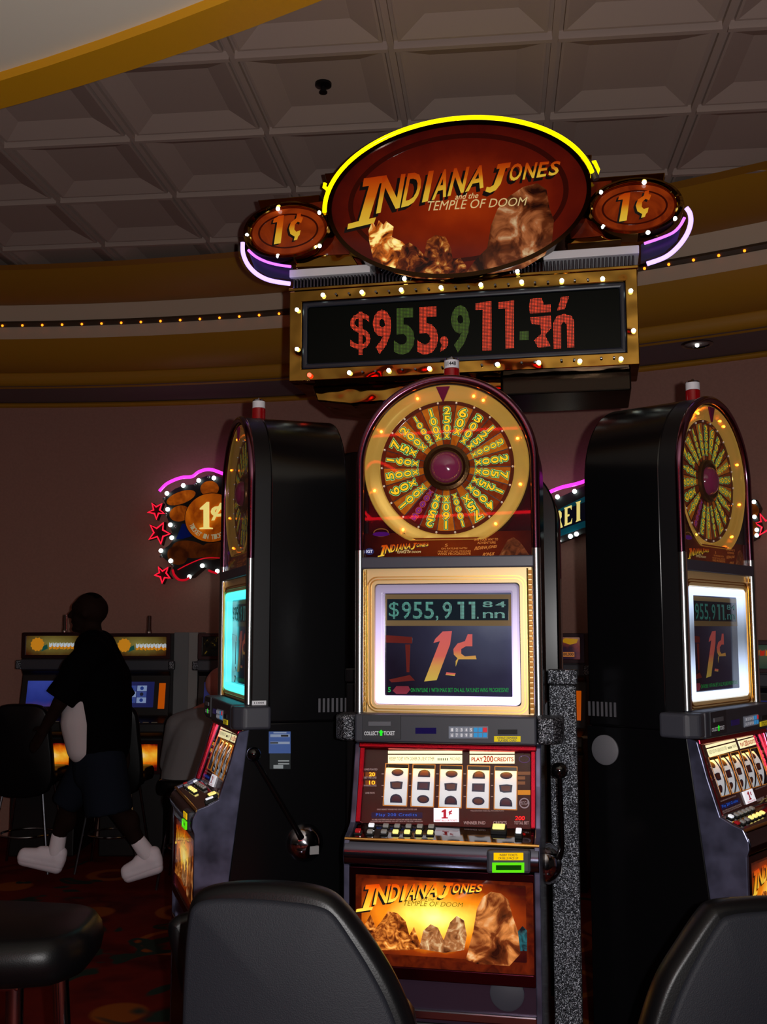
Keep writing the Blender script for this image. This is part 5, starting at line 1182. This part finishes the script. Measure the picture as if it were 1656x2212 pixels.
mb.build('prize_print', [M('prize_tan', (190, 120, 60), .4, emit=(190, 116, 56), es=.4), BLKINK, M('eagle_gold', (190, 140, 20), .4, emit=(190, 140, 20), es=.4)], tg4)
REDART = art_mat('green_topper_print', [(0, (96, 104, 80)), (.6, (60, 80, 66)), (1, (30, 50, 46))], .3, (0, 0, 1.4), (3, 0, 9), 10, .2)
r5, tg5, hw5, H5 = bg_machine(1604, 1740, 1384, 6.0, 'upright slot machine at the right edge with green topper glass', REDART, BEL1, screen=[SCB]+GR, yaw=math.radians(-28))
mb = MB()
for i in range(7): mb.prism(P, [(-hw5+.04+i*.03, H5-.09+i*.001), (-hw5+.065+i*.03, H5-.085), (-hw5+.068+i*.03, H5-.055), (-hw5+.05+i*.03, H5-.06), (-hw5+.042+i*.03, H5-.05)], 0, .003, i % 2)
mb.build('topper_print', [M('topper_red', (190, 50, 30), .4, emit=(190, 46, 26), es=.4), M('topper_orange', (210, 120, 30), .4, emit=(210, 120, 26), es=.4)], tg5)
# pale filler pillar between the bank's machines
a = atY(372, 1366, 7.5); b = atY(426, 1366, 7.5)
t = thing('filler_pillar', 'pale grey filler pillar between two upright slot machines', 'pillar', ((a.x+b.x)/2, 7.55, 0))
w_ = (b.x-a.x)/2
mb = MB(); mb.box(-w_, w_*.2, .02, .35, 0, a.z); mb.build('left_panel', M('pillar_grey', (120, 122, 124), .7), t, bevel=.004)
mb = MB(); mb.box(w_*.24, w_, -.01, .35, 0, a.z); mb.build('right_panel', M('pillar_pale', (150, 148, 146), .7), t, bevel=.004)

# ---------------------------------------------------------------- seats
VINYL = M('charcoal_vinyl', (26, 28, 35), .6, bump=.4, bscale=420, spec=.25)
VINYLB = M('black_vinyl', (9, 9, 11), .36, bump=.1, bscale=300, spec=.22)
def rounded_panel(outl, P, d0, d1, r_, mat_i=0):
    """cushion: outline softened towards both faces"""
    mb = MB(); n = len(outl); c = (sum(p[0] for p in outl)/n, sum(p[1] for p in outl)/n); lv = []
    for t_ in range(0, 7):
        a = math.pi*t_/6; k = r_*(1-math.sin(a)); d = d0+(d1-d0)*(1-math.cos(a))/2
        ring_ = []
        for i, p in enumerate(outl):
            q = Vector(outl[i-1]); s_ = Vector(outl[(i+1) % n]); tn = (s_-q).normalized(); nn = Vector((tn.y, -tn.x))
            if nn.dot(Vector(p)-Vector(c)) < 0: nn = -nn
            ring_.append(P(p[0]-nn.x*k, p[1]-nn.y*k, d))
        lv.append(ring_)
    vs = [p for l in lv for p in l]+[P(*c, d0), P(*c, d1)]; m = len(lv); fs = []
    for i in range(m-1):
        for j in range(n): fs.append((i*n+j, i*n+(j+1) % n, (i+1)*n+(j+1) % n, (i+1)*n+j))
    fs += [((j+1) % n, j, m*n) for j in range(n)]+[((m-1)*n+j, (m-1)*n+(j+1) % n, m*n+1) for j in range(n)]
    mb.add(vs, fs, mat_i, True); return mb
def smooth_outline(pts, n=5):
    P = [Vector((*p, 0)) for p in pts]; P = P+P[:3]; out = []
    for i in range(1, len(P)-2):
        p0, p1, p2, p3 = P[i-1], P[i], P[i+1], P[i+2]
        for k_ in range(n):
            t_ = k_/n; v = .5*((2*p1)+(p2-p0)*t_+(2*p0-5*p1+4*p2-p3)*t_*t_+(3*p1-p0-3*p2+p3)*t_**3); out.append((v.x, v.y))
    return out
def near_chair(label, root, out_px, inner_px, yaw, seat_c):
    r = thing('slot_stool', label, 'stool', (root[0], root[1], 0), 0, 'black padded stools at the carousel')
    Pn = Pl((0, 0, 0), (math.cos(yaw), math.sin(yaw), 0), (0, .06, 1), Matrix.Translation((root[0], root[1], 0)))
    o_ = smooth_outline(Pn.pts(out_px)); mb = rounded_panel(o_, Pn, -.085, -.008, .02); bk = mb.build('backrest', VINYLB, r, angle=80)
    Pi = Pn.shift(.0); i_ = smooth_outline(Pi.pts(inner_px)); mb = rounded_panel(i_, Pi, -.03, .004, .012); mb.build('back_panel', VINYL, bk, angle=80, label='charcoal rear panel of the backrest')
    sx_, sy_ = seat_c
    so = smooth_outline([(-.22, -.2), (.22, -.2), (.24, .0), (.2, .2), (-.2, .2), (-.24, 0)]); mb = rounded_panel(so, Pl((sx_, sy_, .66), X, (0, 1, 0)), -.04, .05, .03); mb.build('seat', VINYLB, r, angle=80)
    mb = MB(); mb.tube([(sx_, sy_, .03), (sx_, sy_, .63)], .035, 16); mb.build('pedestal', CHROME, r)
    mb = MB(); mb.lathe(lambda u, v, d: Vector((sx_+u, sy_+v, d)), [(.23, 0), (.225, .02), (.05, .05), (.035, .06)], 32); mb.build('base', CHROME, r)
    mb = MB(); mb.tube([(sx_, sy_-.1, .615), (.0, .12, .60), (.0, .06, .68)], .02, 8); mb.build('back_bracket', DK, r)
    return r
near_chair('black padded stool in front of the centre machine, seen from behind', (-.17, 2.02), [(388, 2500), (386, 2250), (393, 2080), (402, 1985), (420, 1940), (470, 1918), (560, 1911), (650, 1916), (712, 1932), (752, 1966), (800, 2030), (850, 2110), (886, 2190), (904, 2260), (908, 2420), (880, 2560), (640, 2600), (430, 2580)],
           [(402, 2480), (397, 2260), (403, 2100), (412, 1995), (426, 1958), (470, 1944), (560, 1944), (640, 1950), (694, 1958), (728, 1976), (768, 2032), (810, 2100), (850, 2180), (872, 2260), (872, 2400), (840, 2520), (640, 2560), (450, 2540)], math.radians(-8), (.0, .33))
near_chair('black padded stool at the lower right corner, in front of the right machine', (.72, 2.2), [(1384, 2500), (1386, 2290), (1400, 2212), (1432, 2120), (1480, 2040), (1524, 1975), (1548, 1956), (1600, 1948), (1700, 1946), (1790, 1960), (1830, 2010), (1850, 2150), (1862, 2300), (1850, 2520), (1620, 2600), (1430, 2560)],
           [(1420, 2480), (1424, 2290), (1442, 2200), (1474, 2120), (1512, 2048), (1548, 1992), (1572, 1978), (1620, 1972), (1700, 1970), (1780, 1984), (1814, 2030), (1830, 2150), (1840, 2300), (1820, 2480), (1620, 2560), (1450, 2530)], math.radians(8), (.28, .25))
# backless seat at the lower left
pc = atY(30, 2030, 2.75)
t = thing('slot_stool', 'black padded stool seat at the lower left corner with chrome legs', 'stool', (pc.x, 2.75, 0), 0, 'black padded stools at the carousel')
so = smooth_outline([(-.26, -.19), (.1, -.2), (.2, -.12), (.215, .0), (.19, .13), (.08, .2), (-.26, .2)]); mb = rounded_panel(so, Pl((0, 0, pc.z), X, (0, 1, 0)), -.065, .05, .04); mb.build('seat', VINYLB, t, angle=80)
mb = MB(); mb.box(-.2, .06, -.13, .13, pc.z-.085, pc.z-.055); mb.build('seat_frame', CHROME, t, bevel=.006)
for x, y in ((.045, -.11), (.095, .08), (-.17, -.11), (-.17, .11)):
    mb = MB(); mb.tube([(x, y, pc.z-.08), (x*1.35+.01, y*1.4, 0)], .021, 10); mb.build('leg', CHROME, t)
# stool beside the left machine, its frame edge just left of the near backrest
Pn = Pl((0, 0, 0), (.96, .28, 0), (0, .06, 1), Matrix.Translation((-.43, 2.62, 0)))
t = thing('slot_stool', 'low black stool partly hidden just left of the centre stool backrest', 'stool', (-.43, 2.62, 0), 0, 'black padded stools at the carousel')
o_ = smooth_outline(Pn.pts([(352, 2014), (362, 1988), (400, 1972), (450, 1975), (480, 2020), (490, 2120), (480, 2230), (440, 2260), (410, 2240), (388, 2170), (366, 2080)])); mb = rounded_panel(o_, Pn, -.05, .0, .02); mb.build('backrest', VINYLB, t, angle=80)
so = smooth_outline([(-.18, -.18), (.18, -.18), (.2, .0), (.18, .18), (-.18, .18), (-.2, 0)]); mb = rounded_panel(so, Pl((-.06, .2, .42), X, (0, 1, 0)), -.04, .05, .03); mb.build('seat', VINYLB, t, angle=80)
mb = MB(); mb.tube([(-.06, .2, .02), (-.06, .2, .4)], .03, 12); mb.build('pedestal', CHROME, t)
mb = MB(); mb.lathe(lambda u, v, d: Vector((-.06+u, .2+v, d)), [(.18, 0), (.175, .02), (.04, .05)], 28); mb.build('base', CHROME, t)
# far stools by the wall bank
def far_stool(cx, label, Y=7.0, w_=.19):
    p = atY(cx, 1850, Y); r = thing('bar_stool', label, 'stool', (p.x, Y, 0), 0, 'dark stools at the wall bank')
    o_ = smooth_outline([(-w_, .52), (-w_*1.03, .9), (-w_*.8, 1.05), (0, 1.075), (w_*.8, 1.05), (w_*1.03, .9), (w_, .52)]); mb = rounded_panel(o_, Pl((0, -.16, 0), X, (0, -.05, 1)), -.03, .03, .02); mb.build('backrest', VINYLB, r, angle=80)
    so = smooth_outline([(-.19, -.19), (.19, -.19), (.2, 0), (.19, .19), (-.19, .19), (-.2, 0)]); mb = rounded_panel(so, Pl((0, 0, .6), X, (0, 1, 0)), -.05, .04, .02); mb.build('seat', VINYLB, r, angle=80)
    for x, y in ((-1, -1), (1, -1), (-1, 1), (1, 1)):
        mb = MB(); mb.tube([(x*.12, y*.12, .56), (x*.2, y*.19, 0)], .0085, 8); mb.build('leg', CHROME, r)
    mb = MB(); mb.tube([(.172*math.cos(i*math.pi/12), .165*math.sin(i*math.pi/12), .22) for i in range(24)], .007, 8, closed=True); mb.build('foot_ring', CHROME, r)
    return r
far_stool(58, 'dark stool with chrome legs at the left edge, by the wall bank')
far_stool(246, 'dark stool with chrome legs behind the walking man, by the wall bank')

# ---------------------------------------------------------------- people
SKIN = M('dark_skin', (32, 17, 13), .8, spec=.1); SKINP = M('pale_skin', (190, 120, 110), .6)
def hand(mb, wrist, d, side, palm_n, s_=1., curl=.5):
    """palm, four bent fingers of unequal length and a thumb off its side"""
    d = d.normalized(); side = side.normalized(); n = palm_n.normalized()
    c = wrist+d*.05*s_; mb.capsule(wrist, wrist+d*.03*s_, .026*s_, .03*s_)
    for k_, ln in zip((-1.5, -.5, .5, 1.5), (.062, .076, .082, .072)):
        b0 = wrist+d*.082*s_+side*k_*.0195*s_
        mb.capsule(wrist+d*.03*s_+side*k_*.013*s_, b0, .0155*s_, .0115*s_, 8)
        d2 = (d+n*curl*.6).normalized(); b1 = b0+d2*ln*.5*s_; d3 = (d+n*curl*1.7).normalized(); b2 = b1+d3*ln*.5*s_
        mb.capsule(b0, b1, .011*s_, .0095*s_, 8); mb.capsule(b1, b2, .0095*s_, .008*s_, 8)
    t0 = wrist+d*.03*s_+side*.024*s_; t1 = t0+(d*.6+side*.75+n*.3).normalized()*.038*s_; t2 = t1+(d*.9+side*.2+n*.35).normalized()*.032*s_
    mb.capsule(t0, t1, .015*s_, .0125*s_, 8); mb.capsule(t1, t2, .012*s_, .0095*s_, 8)
def head(mb, c, fwd, r_=.092):
    """skull, jaw, brow, nose, lips, chin and ears around centre c, facing fwd"""
    f = fwd.normalized(); s_ = Vector((0, 0, 1)).cross(f).normalized(); u = Vector((0, 0, 1)); k = r_/.092
    def q(a, b, z): return c+f*a*k+s_*b*k+u*z*k
    mb.ball(q(-.012, 0, .025), .094*k, 18, sq=(1, 1, 1)); mb.ball(q(-.03, 0, .02), .088*k, 16)
    mb.capsule(q(.03, 0, -.03), q(.045, 0, -.075), .062*k, .040*k, 12)
    mb.capsule(q(.05, .03, .03), q(.05, -.03, .03), .038*k, .038*k, 10)
    mb.capsule(q(.088, 0, .018), q(.108, 0, -.018), .010*k, .016*k, 8)
    mb.capsule(q(.082, .018, -.052), q(.082, -.018, -.052), .0125*k, .0125*k, 8); mb.ball(q(.075, 0, -.092), .022*k, 8)
    for b in (-1, 1):
        mb.ball(q(-.012, b*.088, -.005), .024*k, 10, sq=(.9, .5, 1.25)); mb.ball(q(.066, b*.032, .014), .0135*k, 8)
def walking_man():
    Y = 6.42
    A = lambda x, y, dy=0.: atY(x, y, Y+dy)
    base = atY(195, 1890, Y)
    r = thing('person', 'man in dark shirt, long denim shorts and white sneakers walking left', 'person', (base.x, Y, 0))
    O = r.location
    def loc(p): return Vector(p)-O
    fwd = Vector((-1, .08, 0))
    hd = loc(A(190, 1324)); neck = loc(A(200, 1368)); ch = loc(A(205, 1440)); wa_ = loc(A(215, 1560)); hip = loc(A(212, 1640))
    shN = loc(A(200, 1412, -.17)); shF = loc(A(206, 1412, .17))
    elN = loc(A(128, 1520, -.24)); wrN = loc(A(98, 1572, -.22))
    elF = loc(A(268, 1520, .23)); wrF = loc(A(268, 1612, .2))
    hipF = loc(A(200, 1650, .09)); hipN = loc(A(222, 1650, -.09))
    knF = loc(A(152, 1735, .12)); anF = loc(A(120, 1826, .14)); knN = loc(A(258, 1752, -.09)); anN = loc(A(310, 1836, -.05))
    mb = MB()
    head(mb, hd, fwd, .098)
    mb.capsule(hd+Vector((.02, 0, -.05)), neck+Vector((.0, 0, -.03)), .058, .064, 14)
    for a, b, ra, rb in ((ch+Vector((0, .07, .04)), wa_+Vector((0, .06, 0)), .12, .13), (ch+Vector((0, -.07, .04)), wa_+Vector((0, -.06, 0)), .12, .13), (wa_+Vector((0, .06, 0)), hip+Vector((0, .05, 0)), .13, .13), (wa_+Vector((0, -.06, 0)), hip+Vector((0, -.05, 0)), .13, .13),
                         (neck, shN, .06, .07), (neck, shF, .06, .07), (shN, elN, .062, .046), (elN, wrN, .044, .029), (shF, elF, .062, .046), (elF, wrF, .044, .029),
                         (hipF, knF, .092, .062), (knF, anF, .060, .040), (hipN, knN, .092, .062), (knN, anN, .060, .040)): mb.capsule(a, b, ra, rb, 14)
    for kn, an in ((knF, anF), (knN, anN)): m_ = kn.lerp(an, .35)+Vector((.022, 0, 0)); mb.ball(m_, .052, 12, sq=(1, 1, 1.7))
    for an, toe in ((anF, loc(A(48, 1850, .14))), (anN, loc(A(275, 1882, -.05)))): mb.capsule(an+Vector((0, 0, -.04)), toe+Vector((.04, 0, .0)), .036, .03, 10)
    hand(mb, wrN, (wrN-elN), Vector((-.3, .2, .8)), Vector((-.5, .5, -.3)), 1.05, .55)
    hand(mb, wrF, (wrF-elF), Vector((-1, 0, 0)), Vector((-.2, -.8, 0)), 1.05, .5)
    mb.build('body', SKIN, r, remesh=.0095)
    mb = MB(); mb.ball(hd+Vector((.016, 0, .030)), .0985, 18, sq=(1, .98, 1)); mb.ball(hd+Vector((.032, 0, .018)), .092, 16); hm = mb.build('hair', M('cropped_hair', (10, 7, 6), .95, spec=.05), r, remesh=.011)
    # loose shirt
    mb = MB()
    sh_ = [(A(206, 1400), A(222, 1470), .125, .175), (A(222, 1470), A(226, 1560), .175, .165), (A(226, 1560), A(224, 1612), .165, .16)]
    for a, b, ra, rb in sh_:
        for dy in (-.06, .06): mb.capsule(loc(a)+Vector((0, dy, 0)), loc(b)+Vector((0, dy, 0)), ra*.92, rb*.92, 16)
    mb.capsule(loc(A(203, 1385)), loc(A(205, 1405)), .07, .1, 14)
    mb.sleeve(shN, loc(A(128, 1512, -.235)), .088, .098, 14); mb.sleeve(shF, loc(A(266, 1515, .225)), .085, .092, 14); mb.capsule(shN, loc(A(165, 1450, -.2)), .1, .1, 14)
    mb.build('shirt', M('dark_shirt', (6, 6, 8), .95, spec=.05), r, remesh=.014)
    mb = MB()
    for a, b, ra, rb in ((A(182, 1490, -.03), A(180, 1560, -.04), .10, .115), (A(180, 1560, -.04), A(187, 1612, -.04), .115, .10)):
        for dy in (-.05, .05): mb.capsule(loc(a)+Vector((0, dy-.02, 0)), loc(b)+Vector((0, dy-.02, 0)), ra, rb, 14)
    mb.build('undershirt', M('white_tee', (210, 200, 205), .9), r, remesh=.014)
    mb = MB()
    for dy in (-.055, .055): mb.capsule(loc(A(214, 1622))+Vector((0, dy, 0)), loc(A(212, 1664))+Vector((0, dy, 0)), .142, .135, 16)
    mb.sleeve(hipF, loc(A(140, 1738, .12)), .13, .088, 16); mb.sleeve(hipN, loc(A(236, 1756, -.09)), .14, .142, 16)
    mb.build('shorts', M('denim_shorts', (27, 32, 43), .95, bump=.2, bscale=200, spec=.05), r, remesh=.014)
    WS = M('white_leather', (250, 240, 252), .55); SK = M('white_sock', (246, 238, 248), .9)
    for an, kn, heel, toe, dy in ((anF, knF, (124, 1868), (52, 1850), .14), (anN, knN, (338, 1868), (276, 1886), -.05)):
        h_ = loc(A(*heel, dy)); t_ = loc(A(*toe, dy)); ax_ = (t_-h_).normalized(); upv = (an-h_); upv = (upv-ax_*upv.dot(ax_)).normalized()
        mb = MB(); mb.capsule(an.lerp(kn, .22), an+(h_-an)*.35, .047, .050, 14); mb.build('sock', SK, r, remesh=.009)
        mb = MB(); md = h_.lerp(t_, .55)
        mb.capsule(h_+upv*.035, md+upv*.03, .046, .046, 14); mb.capsule(md+upv*.03, t_+upv*.014, .046, .04, 14); mb.capsule(h_+upv*.07, md+upv*.052, .043, .036, 14); mb.capsule(h_+upv*.006+ax_*.0, t_-upv*.004, .042, .042, 14); mb.ball(an+(h_-an)*.55, .05, 12)
        so_ = mb.build('sneaker', WS, r, remesh=.009)
        mb = MB(); mb.capsule(h_-upv*.018, t_-upv*.022, .038, .036, 12); mb.build('sole', M('white_sole', (236, 226, 238), .7), so_, remesh=.009)
    return r
walking_man()
def seated_person():
    Y = 6.6; A = lambda x, y, dy=0.: atY(x, y, Y+dy)
    base = atY(425, 1800, Y); r = thing('person', 'seated person in a pale grey top hunched toward the wall slots', 'person', (base.x, Y, 0)); O = r.location
    L_ = lambda p: Vector(p)-O
    hd = L_(A(482, 1484)); nk = L_(A(462, 1530)); ch = L_(A(448, 1590)); wa_ = L_(A(425, 1680)); hip = L_(A(425, 1745))
    hip.z = .66; mb = MB(); head(mb, hd, Vector((.5, .85, 0)), .098); mb.capsule(hd+Vector((0, 0, -.06)), nk, .055, .062, 12)
    for dx in (-.07, .07):
        mb.capsule(ch+Vector((dx, 0, 0)), wa_+Vector((dx, 0, 0)), .13, .13, 12); mb.capsule(wa_+Vector((dx, 0, 0)), hip+Vector((dx, 0, 0)), .13, .14, 12)
        kn = hip+Vector((dx*1.6+.04, .36, .02)); mb.capsule(hip+Vector((dx, 0, 0)), kn, .09, .07, 12); ft = Vector((kn.x, kn.y+.02, .3)); mb.capsule(kn, ft, .065, .045, 12); mb.capsule(ft, ft+Vector((0, .14, -.04)), .04, .035, 10)
        sh_ = ch+Vector((dx*2.6, 0, .06)); el = sh_+Vector((dx*.9, .08, -.24)); wr = el+Vector((-dx*.2, .24, .08)); mb.capsule(nk, sh_, .06, .07, 12); mb.capsule(sh_, el, .06, .046, 12); mb.capsule(el, wr, .044, .03, 12)
        hand(mb, wr, wr-el, Vector((-1 if dx > 0 else 1, 0, .1)), Vector((0, .2, -1)), 1., .4)
    mb.build('body', SKINP, r, remesh=.0105)
    mb = MB()
    for dx in (-.07, .07):
        mb.capsule(ch+Vector((dx, -.01, .0)), wa_+Vector((dx, -.01, 0)), .150, .155, 14); mb.capsule(wa_+Vector((dx, -.01, 0)), hip+Vector((dx, -.01, -.02)), .155, .155, 14)
        sh_ = ch+Vector((dx*2.6, 0, .06)); el = sh_+Vector((dx*.9, .08, -.24)); mb.capsule(nk+Vector((0, 0, -.035)), sh_, .08, .085, 12); mb.capsule(sh_, el, .085, .07, 12)
    mb.build('top', M('grey_top', (118, 116, 118), .9), r, remesh=.014)
    mb = MB()
    for dx in (-.07, .07):
        kn = hip+Vector((dx*1.6+.04, .36, .02)); ft = Vector((kn.x, kn.y+.02, .30)); mb.capsule(hip+Vector((dx, 0, 0)), kn, .108, .085, 12); mb.capsule(kn, ft, .085, .07, 12)
    mb.build('trousers', M('dark_trousers', (22, 22, 28), .9), r, remesh=.014)
    mb = MB()
    for dx in (-.07, .07):
        kn = hip+Vector((dx*1.6+.04, .36, .02)); ft = Vector((kn.x, kn.y+.02, .3)); mb.capsule(ft+Vector((0, -.02, -.04)), ft+Vector((0, .16, -.05)), .058, .05, 10)
    mb.build('shoes', BLKINK, r, remesh=.012)
    st = far_stool(425, 'dark stool under the seated person in grey', Y, .15)
    for c_ in list(st.children):
        if c_.name.startswith('backrest'): bpy.data.objects.remove(c_)
    st.location.x = O.x+hip.x; st.location.y = Y+hip.y; return r
seated_person()
